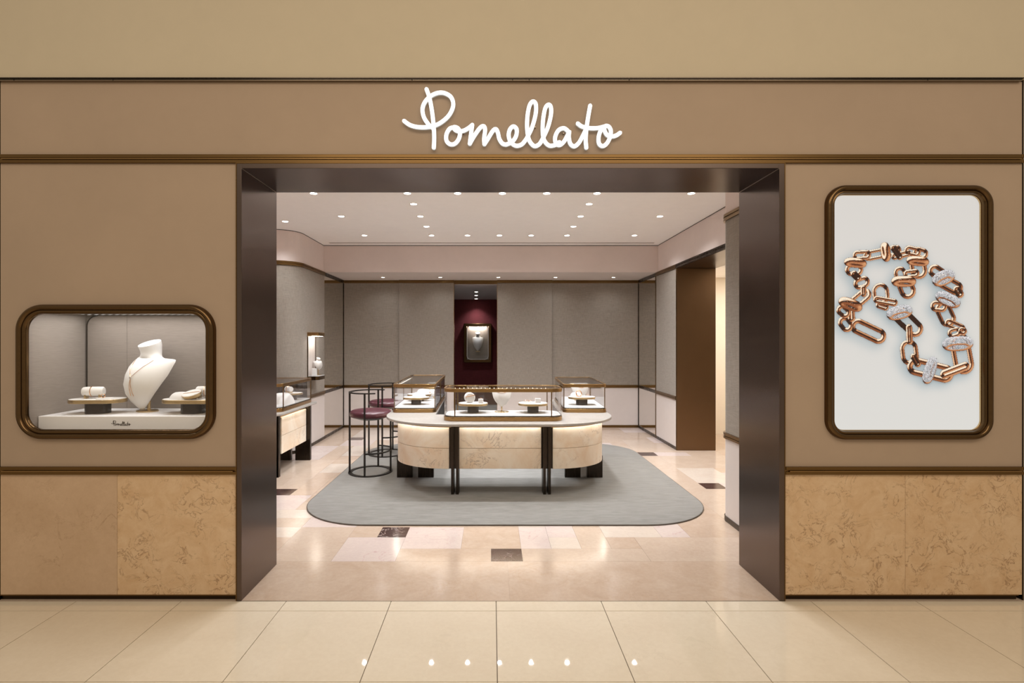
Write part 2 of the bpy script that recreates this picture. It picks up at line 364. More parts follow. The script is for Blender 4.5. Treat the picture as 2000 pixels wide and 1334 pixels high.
# ------------------------------------------------------------------ facade
XL, XR = FX(1), FX(1996)
WX, WZ, WW, WH = FX(229.5), FZ(726), 0.386 * 2.964, 0.2625 * 2.964        # shop window frame, outer
BX, BZ, BW, BH = FX(1772), FZ(610.5), 0.324 * 2.964, 0.495 * 2.964          # light box frame, outer
wf = setting('wall_front')
box('upper_wall', M_UPPER, wf, -7, 7, -0.015, 0.06, FZ(157), 4.6, smooth=0)
box('fascia_panel', M_FACADE, wf, XL, XR, 0, 0.03, FZ(303), FZ(160), smooth=0)
def holed(name, mat, x0, x1, z0, z1, cx, cz, w, h, r):
    n = 10; I = rrect(cx, cz, w, h, r, n); O = []
    for q in range(4):
        c = ((x1, z1), (x0, z1), (x0, z0), (x1, z0))[q]; O += [c] * (n + 1)
    mb = MB()
    Lf = [[(x, 0, z) for x, z in O], [(x, 0, z) for x, z in I], [(x, 0.03, z) for x, z in I]]
    return mb.loft(Lf, False, False).build(name, mat, wf, smooth=0)
holed('facade_panel', M_FACADE, XL, FX(465), FZ(911), FZ(319), WX, WZ, WW - 0.05, WH - 0.05, 0.12)
holed('facade_panel', M_FACADE, FX(1532), XR, FZ(911), FZ(319), BX, BZ, BW - 0.05, BH - 0.05, 0.10)
for x0, x1, m in ((XL, FX(229) - 0.0008, M_FMARB2), (FX(229) + 0.0008, FX(464.5), M_FMARB), (FX(1532.5), FX(1768) - 0.0008, M_FMARB), (FX(1768) + 0.0008, XR, M_FMARB)):
    box('marble_slab', m, wf, x0, x1, 0, 0.03, FZ(1161.5), FZ(926), smooth=0)
for x0, x1 in ((XL, FX(464)), (FX(1533), FX(1988))):
    box('toe_kick', M_TOE, wf, x0, x1, 0.010, 0.05, 0.0, FZ(1161.5), smooth=0)
    box('toe_lip', M_BRONZE, wf, x0, x1, -0.004, 0.03, FZ(1162.6), FZ(1161.3), smooth=0)
for x0, x1 in ((-7, XL - 0.012), (XR + 0.01, 7)): box('neighbour_wall', M_UPPER, wf, x0, x1, 0.03, 0.08, 0, FZ(157), smooth=0)
for x in (XL - 0.008, XR + 0.004): box('edge_strip', M_BLACKB, wf, x - 0.004, x + 0.004, -0.002, 0.05, 0, FZ(157), smooth=0)
# inner skin of the front wall, seen only from inside
box('inner_skin', M_FRIEZE, wf, -3.5, -1.472, D(3.49), D(3.52), 0, ZC, smooth=0)
box('inner_skin', M_FRIEZE, wf, 1.692, 2.2, D(3.49), D(3.52), 0, ZC, smooth=0)
box('inner_skin', M_FRIEZE, wf, -1.472, 1.692, D(3.49), D(3.52), 2.53, ZC, smooth=0)
# bronze bands
def trim_band(name, x0, x1, z0, z1, ins=0.02):
    h = z1 - z0; t = setting(name, (x0, 0, z0))
    MB().box(x0, x1, -0.006, 0.02, z0, z1).build('backing_bar', M_BRONZE, t, smooth=0)
    mb = MB().box(x0, x1, -0.016, -0.006, z0 + h * 0.60, z1)
    mb.build('upper_bar', M_BRONZE, t, smooth=0, bevel=0.0015)
    MB().box(x0 + ins, x1 - ins, -0.020, -0.006, z0 + h * 0.40, z0 + h * 0.52).build('fillet', M_GOLDB, t, smooth=0, bevel=0.001)
    MB().box(x0, x1, -0.014, -0.006, z0, z0 + h * 0.38).build('lower_bar', M_BRONZE, t, smooth=0, bevel=0.0015)
trim_band('trim_1', XL, XR, FZ(319.5), FZ(303))
trim_band('trim_2', XL, FX(464.5), FZ(926.3), FZ(911))
trim_band('trim_3', FX(1532.5), XR, FZ(926.3), FZ(911))
t4 = setting('trim_4', (0, 0, FZ(157)))
MB().box(XL - 0.02, FX(1990), -0.030, 0.0, FZ(158.3), FZ(156.2)).build('channel_top', M_BLACKB, t4, smooth=0)
MB().box(XL - 0.02, FX(1990), -0.022, 0.0, FZ(161), FZ(158.3)).build('channel_face', M_CHAN, t4, smooth=0, bevel=0.002)
for px in (34, 226, 806, 1001, 1033, 1227, 1806):
    MB().box(FX(px) - 0.002, FX(px) + 0.002, -0.0235, -0.02, FZ(161), FZ(158)).build('channel_joint', M_BLACK, t4, smooth=0)

# doorway
PX0, PX1, PZ, PY1 = FX(473.5), FX(1520), FZ(330), D(3.512)
dr = setting('door_1', (0, 0, 0))
e = 0.0285
MB().box(PX0 - e, PX0, -0.012, PY1, 0, PZ + e).build('door_jamb', M_PORTAL, dr, smooth=0, bevel=0.002)
MB().box(PX1, PX1 + e + 0.004, -0.012, PY1, 0, PZ + e).build('door_jamb', M_PORTAL, dr, smooth=0, bevel=0.002)
MB().box(PX0, PX1, -0.012, PY1, PZ, PZ + e).build('door_head', M_PORTAL, dr, smooth=0, bevel=0.002)
for x in (PX0 - e - 0.003, PX1 + e + 0.002): MB().box(x - 0.001, x + 0.004, -0.0135, -0.004, 0, PZ + e + 0.004).build('edge_bead', M_BRONZE, dr, smooth=0)
MB().box(PX0 - e, PX1 + e, -0.0135, -0.004, PZ + e - 0.001, PZ + e + 0.003).build('edge_bead', M_BRONZE, dr, smooth=0)
for x, sg in ((PX0, 1), (PX1, -1)):
    MB().tube([(x + sg * 0.001, -0.01, PZ - 0.001), (x + sg * 0.001, PY1, PZ - 0.001)], 0.0015, 6).build('mitre_bead', M_CHAN, dr)

# ------------------------------------------------------------------ shop walls
yb = D(9.07)
wb = setting('wall_back', (0, yb, 0))
XLW, XRW = -2.572, 2.537
for x0, x1, proud in ((XLW, -1.607, 0.0), (-1.605, -0.657, 0.035), (0.089, 1.038, 0.035), (1.040, XRW, 0.0)):
    box('fabric_panel', M_FABRIC, wb, x0, x1, yb - proud, yb + 0.05, ZR1, ZT0, smooth=0, bevel=0.003)
    box('plaster_panel', M_WAIN, wb, x0 + 0.001, x1 - 0.001, yb - proud, yb + 0.05, ZB, ZR0, smooth=0, bevel=0.002)
    box('chair_rail', M_BRONZE, wb, x0, x1, yb - proud - 0.012, yb, ZR0, ZR1, smooth=0, bevel=0.003)
    box('baseboard', M_BRONZE, wb, x0, x1, yb - proud - 0.008, yb, 0, ZB, smooth=0)
    box('top_trim', M_BRONZE, wb, x0, x1, yb - proud - 0.010, yb, ZT0, ZT1 - 0.004, smooth=0, bevel=0.003)
box('top_trim', M_BRONZE, wb, -0.657, 0.089, yb - 0.005, yb + 0.02, ZT0 - 0.012, ZT1 - 0.004, smooth=0)
for x in (-0.657, 0.089): box('panel_edge', M_GOLDB, wb, x - 0.004, x + 0.002, yb - 0.036, yb + 0.05, 0, ZT0, smooth=0)
# alcove behind the opening
wa = setting('wall_alcove', (-0.3, D(12.31), 0))
box('red_wall', M_RED, wa, -1.3, 1.1, D(12.31), D(12.36), 0, 2.5, smooth=0)
box('side_wall', M_FABRIC, wa, -1.05, -1.0, D(9.12), D(12.31), 0, 2.5, smooth=0)
box('side_wall', M_FABRIC, wa, 0.75, 0.8, D(9.12), D(12.31), 0, 2.5, smooth=0)
box('alcove_ceiling', M_GRAY, wa, -1.3, 1.1, D(9.12), D(12.36), 2.476, 2.52, smooth=0)
box('alcove_floor', M_RUG, wa, -1.0, 0.75, D(9.13), D(12.31), 0, 0.004, smooth=0)

def ribbed(path, off, z0, z1, parent, name, mat=None, mat2=None):
    h = z1 - z0; mb = MB(); band(path, off, off + 0.01, z0, z1, mb)
    band(path, off + 0.008, 0.008, z0 + 0.60 * h, z1, mb); band(path, off + 0.008, 0.008, z0, z0 + 0.36 * h, mb)
    o = mb.build(name, mat or M_BRONZE, parent); return o
def wall(name, path, seg=None, top=ZC, frieze=True):
    """full dressed wall along a plan path"""
    w = setting(name, (path[0][0], path[0][1], 0))
    band(path, 0, 0.04, ZR1, ZT0).build('fabric_panel', M_FABRIC, w)
    band(path, 0, 0.04, ZB, ZR0).build('plaster_panel', M_WAIN, w)
    ribbed(path, 0.008, ZR0, ZR1, w, 'chair_rail'); ribbed(path, 0.008, ZT0, ZT1, w, 'top_trim')
    band(path, 0.008, 0.03, 0, ZB).build('baseboard', M_BLACKB, w)
    if frieze:
        band(path, 0, 0.04, ZT1, top - 0.008).build('frieze', M_FRIEZE, w)
        band(path, 0.002, 0.04, top - 0.008, top).build('shadow_gap', M_BLACK, w)
    return w
# left wall: nook back wall, rounded corner, then straight to the mirror
pl = [(XLW, D(8.03)), (XLW, D(7.14))] + arc(-2.872, D(7.14), 0.30, 0, -90)[1:] + [(-3.45, D(6.84))]
wl = wall('wall_left', pl)
wn = setting('wall_nook', (-3.45, D(5.0), 0))
box('plaster_wall', M_FRIEZE, wn, -3.5, -3.45, D(3.5), D(6.88), 0, ZC, smooth=0)
# right nib wall with rounded end
pn = [(1.951, D(3.525)), (1.951, D(4.35))] + arc(2.071, D(4.35), 0.12, 180, 90)[1:] + [(3.3, D(4.47))]
wall('wall_nib', pn)
wr = wall('wall_right', [(XRW, D(7.20)), (XRW, D(8.096))], frieze=False)
pf = [(XRW, D(4.47)), (XRW, D(8.0))]
band(pf, 0, 0.04, ZT1, ZC - 0.008).build('frieze', M_FRIEZE, wr)
band(pf, 0.002, 0.04, ZC - 0.008, ZC).build('shadow_gap', M_BLACK, wr)
ribbed([(XRW, D(4.47)), (XRW, D(7.20))], 0.008, ZT0, ZT1, wr, 'top_trim', M_BLACKB)
for d in (7.185, 8.096): MB().box(XRW - 0.010, XRW + 0.02, D(d) - 0.008, D(d) + 0.008, 0, ZT0).build('edge_bar', M_BRONZE, wr, smooth=0)
# bronze lined opening to the side room
d2 = setting('door_2', (XRW, D(7.164), 0))
box('door_jamb', M_SIDEB, d2, XRW - 0.006, 3.063, D(7.164), D(7.20), 0, 2.495, smooth=0, bevel=0.003)
box('door_head', M_PORTAL, d2, XRW - 0.004, 3.063, D(4.51), D(7.20), 2.495, 2.515, smooth=0, bevel=0.003)
ws = setting('wall_side_room', (4, D(8.42), 0))
box('pale_wall', M_PALE, ws, 3.02, 5.6, D(8.42), D(8.47), 0, 2.6, smooth=0)
box('pale_wall', M_PALE, ws, 5.55, 5.6, D(4.4), D(8.42), 0, 2.6, smooth=0)
box('pale_wall', M_PALE, ws, 3.02, 3.063, D(7.2), D(8.42), 0, 2.6, smooth=0)
box('pale_ceiling', M_CEIL, ws, 3.02, 5.6, D(4.4), D(8.47), 2.52, 2.6, smooth=0)
light('side_room_lamp', 'AREA', (4.2, D(7.0), 2.50), 52, (1.0, 0.92, 0.82), (0, 0, 0), shape='RECTANGLE', size=1.4, size_y=1.6)
# ceiling
ce = setting('ceiling', (0, D(6), ZC))
box('ceiling_slab', M_CEIL, ce, -3.5, 3.3, D(3.49), D(8.02), ZC, ZC + 0.06, smooth=0)
box('bulkhead', M_FRIEZE, ce, XLW - 0.01, XRW + 0.01, D(8.0), D(9.12), ZT1, ZC - 0.008, smooth=0)
box('shadow_gap', M_BLACK, ce, XLW, XRW, D(7.998), D(8.02), ZC - 0.008, ZC, smooth=0)
box('soffit_panel', M_WAIN, ce, XLW, XRW, D(8.03), D(9.07), ZT1 - 0.003, ZT1, smooth=0)
box('ceiling_back', M_CEIL, ce, -3.5, 3.3, D(8.02), D(9.2), ZC, ZC + 0.06, smooth=0)
vent = thing('slot_diffuser', 'long thin dark air slot in the ceiling in front of the back bulkhead', 'air vent', (0, D(7.79), ZC))
box('slot_frame', M_RING, vent, -2.43, 2.42, D(7.765), D(7.815), ZC - 0.003, ZC, smooth=0)
box('slot_gap', M_BLACK, vent, -2.42, 2.41, D(7.778), D(7.800), ZC - 0.0045, ZC - 0.003, smooth=0)

# mirrors beside the back corners
for X, sg, lab, d0 in ((XLW, -1, 'tall bronze trimmed mirror panel in the back left corner', 8.03), (XRW, 1, 'tall bronze trimmed mirror panel in the back right corner', 8.104)):
    t = thing('tall_mirror', lab, 'mirror', (X, D(8.55), 0)); a, b = sorted((X, X + sg * 0.02))
    box('mirror_pane', M_MIRROR, t, a, b, D(d0), yb - 0.0, ZR1, ZT0, smooth=0)
    box('mirror_pane', M_MIRROR, t, a, b, D(d0), yb - 0.0, ZB, ZR0, smooth=0)
    for z0, z1, nm in ((0, ZB, 'bottom_rail'), (ZR0, ZR1, 'middle_rail'), (ZT0, ZT1, 'top_rail')):
        a2, b2 = sorted((X - sg * 0.010, X + sg * 0.02)); box(nm, M_BLACKB, t, a2, b2, D(d0), yb - 0.036, z0, z1, smooth=0, bevel=0.003)
    a3, b3 = sorted((X - sg * 0.008, X + sg * 0.02)); box('corner_bar', M_BLACKB, t, a3, b3, yb - 0.012, yb, ZB, ZT0, smooth=0)

# ------------------------------------------------------------------ downlights
ORD = ['first', 'second', 'third', 'fourth', 'fifth', 'sixth', 'seventh']
rmesh = {}
def downlight(x, d, z, label, power=SPOT_W, size=R(135), r=0.034, blend=1.0, group='recessed ceiling downlights', col=SHOP):
    t = thing('downlight', label, 'light', (x, D(d), z), group=group)
    for nm, mat in (('trim_ring', M_RING), ('lamp_lens', M_LAMP)):
        k = (nm, r)
        if k not in rmesh:
            mb = MB()
            if nm == 'trim_ring':
                c = lambda q: [(q * math.cos(2 * math.pi * i / 24), q * math.sin(2 * math.pi * i / 24)) for i in range(24)]
                mb.ringp(c(r + 0.010), c(r), -0.005, 0.002)
            else: mb.lathe((0, 0, 0), [(r, -0.001), (r * 0.9, -0.004), (r * 0.5, -0.006)], 24)
            o = mb.build(nm, mat, t, local=True); rmesh[k] = o.data
        else:
            o = bpy.data.objects.new(nm, rmesh[k]); COL.objects.link(o); o.parent = t
    if power:
        l = light('downlight_beam', 'SPOT', (0, 0, -0.012), power, col, spot_size=size, spot_blend=blend, shadow_soft_size=0.022); l.parent = t
CX = [-1.765, -0.837, -0.34, 0.102, 0.541, 1.038, 1.97]
for k, x in enumerate(CX): downlight(x, 5.174, ZC, 'round white recessed downlight, %s from left in the ceiling row closest to the entrance' % ORD[k])
for k, x in enumerate(CX): downlight(x, 7.24, ZC, 'round white recessed downlight, %s from left in the ceiling row by the back bulkhead' % ORD[k])
for k, x in enumerate((-0.836, 1.035)): downlight(x, 5.579, ZC, 'small bright ceiling downlight over the %s case, just behind the entrance row' % ('left', 'right')[k])
for k, x in enumerate((-1.765, -0.838, 1.037, 1.967)): downlight(x, 6.128, ZC, 'small bright ceiling downlight, %s from left in the middle row of four' % ORD[k])
for k, x in enumerate((-0.836, 1.038)): downlight(x, 6.675, ZC, 'small bright ceiling downlight over the %s case, just before the bulkhead row' % ('left', 'right')[k])
downlight(-2.526, 6.39, ZC, 'small bright ceiling downlight alone over the left wall counter')
for x in CX[1:6]: light('entrance_beam', 'SPOT', (x, D(4.11), ZC - 0.02), 9, SHOP, spot_size=R(96), spot_blend=0.8, shadow_soft_size=0.022)
for k, px in enumerate((748, 860, 973, 1085, 1198)): downlight(FX(px, 8.63), 8.63, ZT1 - 0.003, 'small downlight under the back bulkhead, %s from left' % ORD[k], 12, R(150), 0.026, group='soffit downlights')
for k, d in enumerate((10.39, 11.2, 12.06)): downlight(FX(930, d), d, 2.476, ('front', 'middle', 'rear')[k] + ' one of three small lights in the alcove ceiling', 34 if k < 2 else 44, R(110), 0.032, group='alcove downlights')

# ------------------------------------------------------------------ illuminated script sign
def sz(pts): return [(760 + x / 4.1667, 150 + y / 4.1667) for x, y in pts]
LET = [
 ('P', [[(122, 357), (170, 390), (240, 407), (330, 404), (410, 376), (485, 312), (521, 232), (505, 165), (455, 131), (400, 127), (340, 152), (292, 200), (271, 258), (282, 325), (318, 382), (352, 412)],
        [(304, 99), (328, 170), (348, 275), (361, 390), (366, 490), (363, 574)]]),
 ('o', [[(528, 408), (492, 420), (466, 466), (467, 518), (497, 546), (535, 541), (566, 503), (576, 455), (560, 417), (528, 406), (536, 428), (565, 440), (605, 436), (645, 415), (676, 390)]]),
 ('m', [[(676, 390), (668, 450), (656, 542)], [(656, 542), (690, 482), (738, 415), (768, 399), (781, 428), (773, 500), (775, 546)], [(775, 546), (803, 503), (842, 440), (868, 423), (885, 452), (897, 502), (922, 540), (952, 549)]]),
 ('e', [[(952, 549), (1000, 527), (1033, 480), (1038, 425), (1012, 401), (984, 425), (973, 475), (990, 528), (1032, 558), (1080, 547), (1118, 502)]]),
 ('l', [[(1118, 502), (1163, 410), (1193, 300), (1194, 220), (1170, 198), (1143, 232), (1126, 320), (1124, 425), (1140, 512), (1180, 560), (1222, 546), (1250, 502)]]),
 ('l', [[(1250, 502), (1292, 410), (1317, 310), (1317, 245), (1298, 224), (1272, 252), (1255, 335), (1250, 435), (1262, 512), (1302, 556), (1352, 552), (1385, 530)]]),
 ('a', [[(1462, 445), (1425, 416), (1380, 432), (1352, 488), (1358, 538), (1388, 553), (1424, 524), (1455, 468), (1466, 440), (1464, 490), (1476, 542), (1508, 563), (1545, 535), (1576, 480), (1600, 430)]]),
 ('t', [[(1637, 233), (1620, 330), (1606, 430), (1601, 510), (1606, 574)], [(1537, 378), (1572, 402), (1635, 415), (1700, 414), (1752, 402)]]),
 ('o', [[(1762, 398), (1728, 425), (1707, 485), (1710, 540), (1738, 561), (1770, 543), (1797, 495), (1806, 440), (1790, 404), (1762, 398), (1752, 425), (1775, 470), (1815, 482), (1850, 474), (1880, 454)]])]
sign = thing('illuminated_sign', 'glowing white script shop name mounted on the fascia above the entrance', 'sign', (FX(1000), -0.02, FZ(295)))
def letters(parent, to3, r, depth, mat, back=None):
    for ch, strokes in LET:
        mb = MB()
        for st in strokes:
            P = catmull([to3(x, y) for x, y in sz(st)], 7); mb.stroke(P, r, depth)
        o = mb.build('letter', mat, parent, smooth=40)
        if back:
            o.data.materials.append(back)
            for p in o.data.polygons: p.material_index = 0 if p.normal.y < -0.3 else 1
letters(sign, lambda x, y: Vector((FX(x, D0 - 0.03), -0.030, FZ(y, D0 - 0.03))), 0.0114, 0.016, M_SIGN, M_SIGNSIDE)
for px, py in ((845, 250), (905, 262), (950, 262), (1010, 255), (1045, 250), (1100, 262), (1144, 250), (1180, 262)):
    MB().box(FX(px) - 0.003, FX(px) + 0.003, -0.015, 0.0, FZ(py) - 0.003, FZ(py) + 0.003).build('stand_off', M_CHAN, sign, smooth=0)

# ------------------------------------------------------------------ shop window with niche
w1 = setting('window_1', (WX, 0, WZ))
FR = [(0.0, 0.01), (0.0, -0.012), (0.004, -0.026), (0.012, -0.034), (0.022, -0.036), (0.031, -0.030), (0.034, -0.022), (0.038, -0.024), (0.047, -0.024), (0.054, -0.016), (0.056, -0.006), (0.056, 0.004), (0.03, 0.004)]
MB().frame_xz(WX, WZ, WW, WH, 0.150, FR, 12).build('window_frame', M_FRAMEB, w1, smooth=50)
iw, ih = WW - 0.112, WH - 0.112
MB().prism_xz(rrect(WX, WZ, iw + 0.01, ih + 0.01, 0.09, 10), 0.004, 0.009).build('pane', M_GLASS, w1)
nk = setting('wall_niche', (WX, D(3.47), 1.0))
NX_, NXR, NZ0, NZ1, NY = -2.692, -1.645, 0.965, 1.672, D(3.475)
box('side_panel', M_NICHE, nk, NX_ - 0.02, NX_, 0.010, NY, NZ0, NZ1 + 0.05, smooth=0)
box('side_panel', M_NICHE, nk, NXR, NXR + 0.02, 0.010, NY, NZ0, NZ1 + 0.05, smooth=0)
box('back_lining', M_NICHE, nk, NX_, NXR, NY, NY + 0.006, NZ0, NZ1 + 0.05, smooth=0)
box('floor_panel', M_NICHE, nk, NX_ - 0.02, NXR + 0.02, 0.010, NY, NZ0 - 0.02, NZ0, smooth=0)
for x0, x1, r in ((NX_ + 0.012, FX(249.5, 3.47) - 0.001, 1), (FX(249.5, 3.47) + 0.001, NXR - 0.005, 0)):
    n = 8; z0, z1 = NZ0, NZ1 - 0.004
    P = [(x1, z0), (x1, z1)] + ([(x0 + 0.07 - 0.07 * math.sin(R(90 * k / n)), z1 - 0.07 + 0.07 * math.cos(R(90 * k / n))) for k in range(n + 1)] if r else [(x0, z1)]) + [(x0, z0)]
    MB().prism_xz(P, NY - 0.012, NY).build('back_panel', M_NICHE, nk, smooth=0)
    if r: MB().tube([(x, NY - 0.013, z) for x, z in [(x0 + 0.07 - 0.07 * math.sin(R(90 * k / n)), z1 - 0.07 + 0.07 * math.cos(R(90 * k / n))) for k in range(n + 1)] + [(x0, z0)]], 0.004, 6).build('panel_edge', M_BLACKB, nk)
box('light_grille', M_GRILLE, nk, NX_ + 0.0, NXR, 0.010, NY, NZ1, NZ1 + 0.02, smooth=0)
mb = MB()
for i in range(22):
    for j in range(7): mb.box(NX_ + 0.05 + i * 0.045, NX_ + 0.066 + i * 0.045, 0.085 + j * 0.05, 0.093 + j * 0.05, NZ1 - 0.002, NZ1)
tag(mb.build('grille_cell', emit('grille_glow', (1, 0.95, 0.9), 0.45), nk, smooth=0), kind='stuff')
for k in range(5): light('niche_strip', 'AREA', (WX, 0.045 + 0.075 * k, NZ1 - 0.006), 1.0, (1.0, 0.975, 0.955), (0, 0, 0), shape='RECTANGLE', size=0.95, size_y=0.006)
plat = thing('window_plinth', 'white display plinth with small dark script lettering inside the shop window', 'plinth', (WX, 0.2, NZ0))
PT, PF = 1.0547, D(3.10)
MB().box(NX_ + 0.002, NXR - 0.002, PF, NY - 0.013, NZ0, PT).build('plinth_body', M_PLINTH, plat, smooth=0, bevel=0.004)
letters(plat, lambda x, y: Vector((FX(236.3 + (x - 1000) * 0.0885, 3.1), PF - 0.001, FZ(826.5 + (y - 232) * 0.0885, 3.1))), 0.0016, 0.0015, M_INK)

# ------------------------------------------------------------------ light box with printed jewellery picture
lb = thing('poster_light_box', 'tall backlit jewellery poster in a rounded dark bronze frame on the facade', 'poster', (BX, 0, FZ(858)))
FR2 = [(0.0, 0.01), (0.0, -0.012), (0.004, -0.026), (0.012, -0.033), (0.022, -0.035), (0.030, -0.029), (0.033, -0.021), (0.037, -0.023), (0.044, -0.023), (0.049, -0.014), (0.050, -0.004), (0.050, 0.02), (0.03, 0.02)]
MB().frame_xz(BX, BZ, BW, BH, 0.115, FR2, 12).build('frame', M_FRAMEB, lb, smooth=50)
MB().frame_xz(BX, BZ, BW - 0.099, BH - 0.099, 0.064, [(0.0, 0.010), (0.0, 0.001), (0.004, 0.001), (0.004, 0.010)], 12).build('glow_line_bead', M_BRASS, lb, smooth=50)  # brass strip added to imitate the bright glow line around the print
def poster_pixels(nx, ny, x0, x1, y0, y1):
    """draw the printed picture: row 0 at the top; coordinates are those of the enlarged print"""
    S = 340 / 1334.0; ss = nx / (x1 - x0)
    img = np.zeros((ny, nx, 3)); zb = np.full((ny, nx), -1e9); cov = np.zeros((ny, nx))
    rg = np.random.RandomState(3)
    def shade(N, pave):
        Rx = 2 * N[:, 2] * N[:, 0]; Ry = 2 * N[:, 2] * N[:, 1]; Rz = 2 * N[:, 2] ** 2 - 1
        u = -Ry * 0.72 - Rx * 0.62
        key = np.clip((u - 0.25) / 0.35, 0, 1) * np.clip((1.02 - u) / 0.12, 0, 1)
        low = np.clip((-u - 0.45) / 0.25, 0, 1) * 0.75
        dark = np.exp(-((u - 0.05) / 0.22) ** 2)
        b = np.clip(0.36 + 0.28 * N[:, 2] * (0.5 - 0.5 * Ry) + 0.70 * key + 0.35 * low - 0.60 * dark, 0.02, 1)
        c0, c1, c2, c3 = [np.array(c) / 255.0 for c in ((40, 14, 6), (150, 84, 48), (222, 160, 112), (255, 238, 212))]
        t = b[:, None]
        col = np.where(t < 0.4, c0 + (c1 - c0) * t / 0.4, np.where(t < 0.7, c1 + (c2 - c1) * (t - 0.4) / 0.3, c2 + (c3 - c2) * (t - 0.7) / 0.3))
        if pave:
            sp = rg.rand(len(N)); g = np.clip(np.where(sp < 0.22, 0.55, 0.86) + 0.25 * (sp - 0.5) + 0.12 * (-N[:, 1]), 0.3, 1)[:, None] * np.array([0.93, 0.92, 0.93])
            k = np.clip((-N[:, 1] * 0.8 + N[:, 2] * 0.8 + 0.05) * 4, 0, 1)[:, None]; col = col * (1 - k) + g * k
        return col
    def draw(C, T, r, z, pave):
        n = len(C); m = 40; T = T / np.linalg.norm(T, axis=1, keepdims=True)
        A = np.cross(T, np.array([0, 0, 1.0]) + 1e-3 * rg.rand(n, 3)); A /= np.linalg.norm(A, axis=1, keepdims=True); B = np.cross(A, T)
        a = np.linspace(0, 2 * np.pi, m, endpoint=False)
        N = (A[:, None, :] * np.cos(a)[None, :, None] + B[:, None, :] * np.sin(a)[None, :, None]).reshape(-1, 3)
        P = np.repeat(C, m, 0) + N * r
        ok = N[:, 2] > -0.05; N = N[ok]; P = P[ok]; col = shade(N, pave)
        ix = ((1600 + P[:, 0] * S - x0) * ss).astype(int); iy = ((440 + P[:, 1] * S - y0) * ss).astype(int); zz = P[:, 2] + z
        ok = (ix >= 0) & (ix < nx) & (iy >= 0) & (iy < ny); ix, iy, zz, col = ix[ok], iy[ok], zz[ok], col[ok]
        o = np.argsort(zz, kind='stable'); ix, iy, zz, col = ix[o], iy[o], zz[o], col[o]
        lin_ = iy * nx + ix; best = np.full(nx * ny, -1e9); best[lin_] = zz; cc = np.zeros((nx * ny, 3)); cc[lin_] = col
        up = best.reshape(ny, nx) > zb; zb[up] = best.reshape(ny, nx)[up]; img[up] = cc.reshape(ny, nx, 3)[up]; cov[up] = 1
    def link(x1_, y1_, x2_, y2_, hw, r, z=0, tilt=0.0, pave=False, dz=0.0):
        p = np.array([x1_, y1_, -dz]); q = np.array([x2_, y2_, dz]); L = q - p; l = np.linalg.norm(L) + 1e-6; u = L / l
        w = np.array([-u[1], u[0], 0.0]) * hw; w[2] = tilt * hw
        t = np.linspace(0, np.pi, 160); e1 = q + np.cos(t)[:, None] * w + np.sin(t)[:, None] * u * hw
        e2 = p - np.cos(t)[:, None] * w - np.sin(t)[:, None] * u * hw
        s = np.linspace(0, 1, 260)[:, None]
        C = np.vstack([e1, (q - w) * (1 - s) + (p - w) * s, e2, (p + w) * (1 - s) + (q + w) * s])
        keep = np.r_[True, np.linalg.norm(np.diff(C, axis=0), axis=1) > 1e-6]; C = C[keep]
        T = np.roll(C, -1, 0) - np.roll(C, 1, 0); draw(C, T, r, z, pave)
    def cap(cx, cy, hl, hh, ang, r, z=60, pave=False):
        a = math.radians(ang); t = np.linspace(0, 2 * np.pi, 700, endpoint=False); ex = np.sign(np.cos(t)) * np.abs(np.cos(t)) ** 0.75 * (hl - r)
        ey = np.sin(t) * hh * 0.50; r = r * 1.08
        C = np.stack([cx + ex * math.cos(a) - ey * math.sin(a), cy + ex * math.sin(a) + ey * math.cos(a), np.sin(t) * hh * -0.5], 1)
        T = np.roll(C, -1, 0) - np.roll(C, 1, 0); draw(C, T, r, z, pave)
    link(310, 775, 465, 848, 42, 17, 4); link(205, 745, 222, 768, 34, 15, 10); link(255, 655, 258, 712, 12, 15, 20); link(185, 650, 208, 668, 28, 14, 30)
    link(250, 625, 362, 530, 34, 14, 0, 0.3); cap(250, 605, 92, 34, 20, 25); link(350, 480, 352, 525, 8, 13, 40); link(318, 446, 354, 432, 30, 14, 10)
    link(278, 372, 308, 402, 12, 13, 30); link(258, 338, 298, 338, 34, 14, 0); cap(288, 285, 84, 28, 6, 21); link(305, 228, 372, 224, 24, 12, 20)
    link(388, 232, 602, 188, 27, 11, 0); cap(521, 202, 72, 26, 82, 22); link(582, 172, 630, 240, 12, 10, 30); link(590, 236, 690, 212, 14, 11, 10)
    link(702, 190, 755, 202, 24, 12, 10); link(772, 204, 806, 216, 28, 13, 0); cap(768, 272, 84, 28, 5, 21); link(768, 296, 776, 345, 48, 16, -5)
    link(692, 372, 748, 366, 20, 12, 20); link(632, 362, 642, 402, 34, 13, -5); cap(660, 428, 92, 32, 0, 24); link(672, 455, 690, 500, 46, 16, -5)
    link(482, 505, 486, 540, 50, 13, -10); link(455, 568, 585, 592, 16, 11, 20); link(470, 612, 520, 628, 13, 10, -5)
    cap(628, 668, 98, 42, -14, 28, pave=True); link(640, 690, 745, 792, 46, 17, 0); link(701, 782, 706, 890, 8, 15, 30); link(700, 945, 708, 1005, 52, 15, 0)
    link(738, 1008, 768, 1062, 12, 12, 30); link(755, 1082, 975, 1138, 48, 20, 0); cap(862, 1112, 105, 30, -72, 26, pave=True); link(975, 1142, 1132, 1082, 16, 17, 40)
    link(1092, 905, 1122, 1065, 60, 17, 0); cap(1076, 908, 116, 46, -4, 30, pave=True); link(1036, 826, 1062, 818, 24, 14, 10); link(1108, 808, 1118, 812, 16, 11, 20)
    link(1008, 748, 1102, 790, 20, 11, 10); link(966, 645, 998, 715, 48, 14, 0); link(908, 618, 952, 622, 28, 14, 20); cap(1000, 568, 98, 44, 24, 25, pave=True)
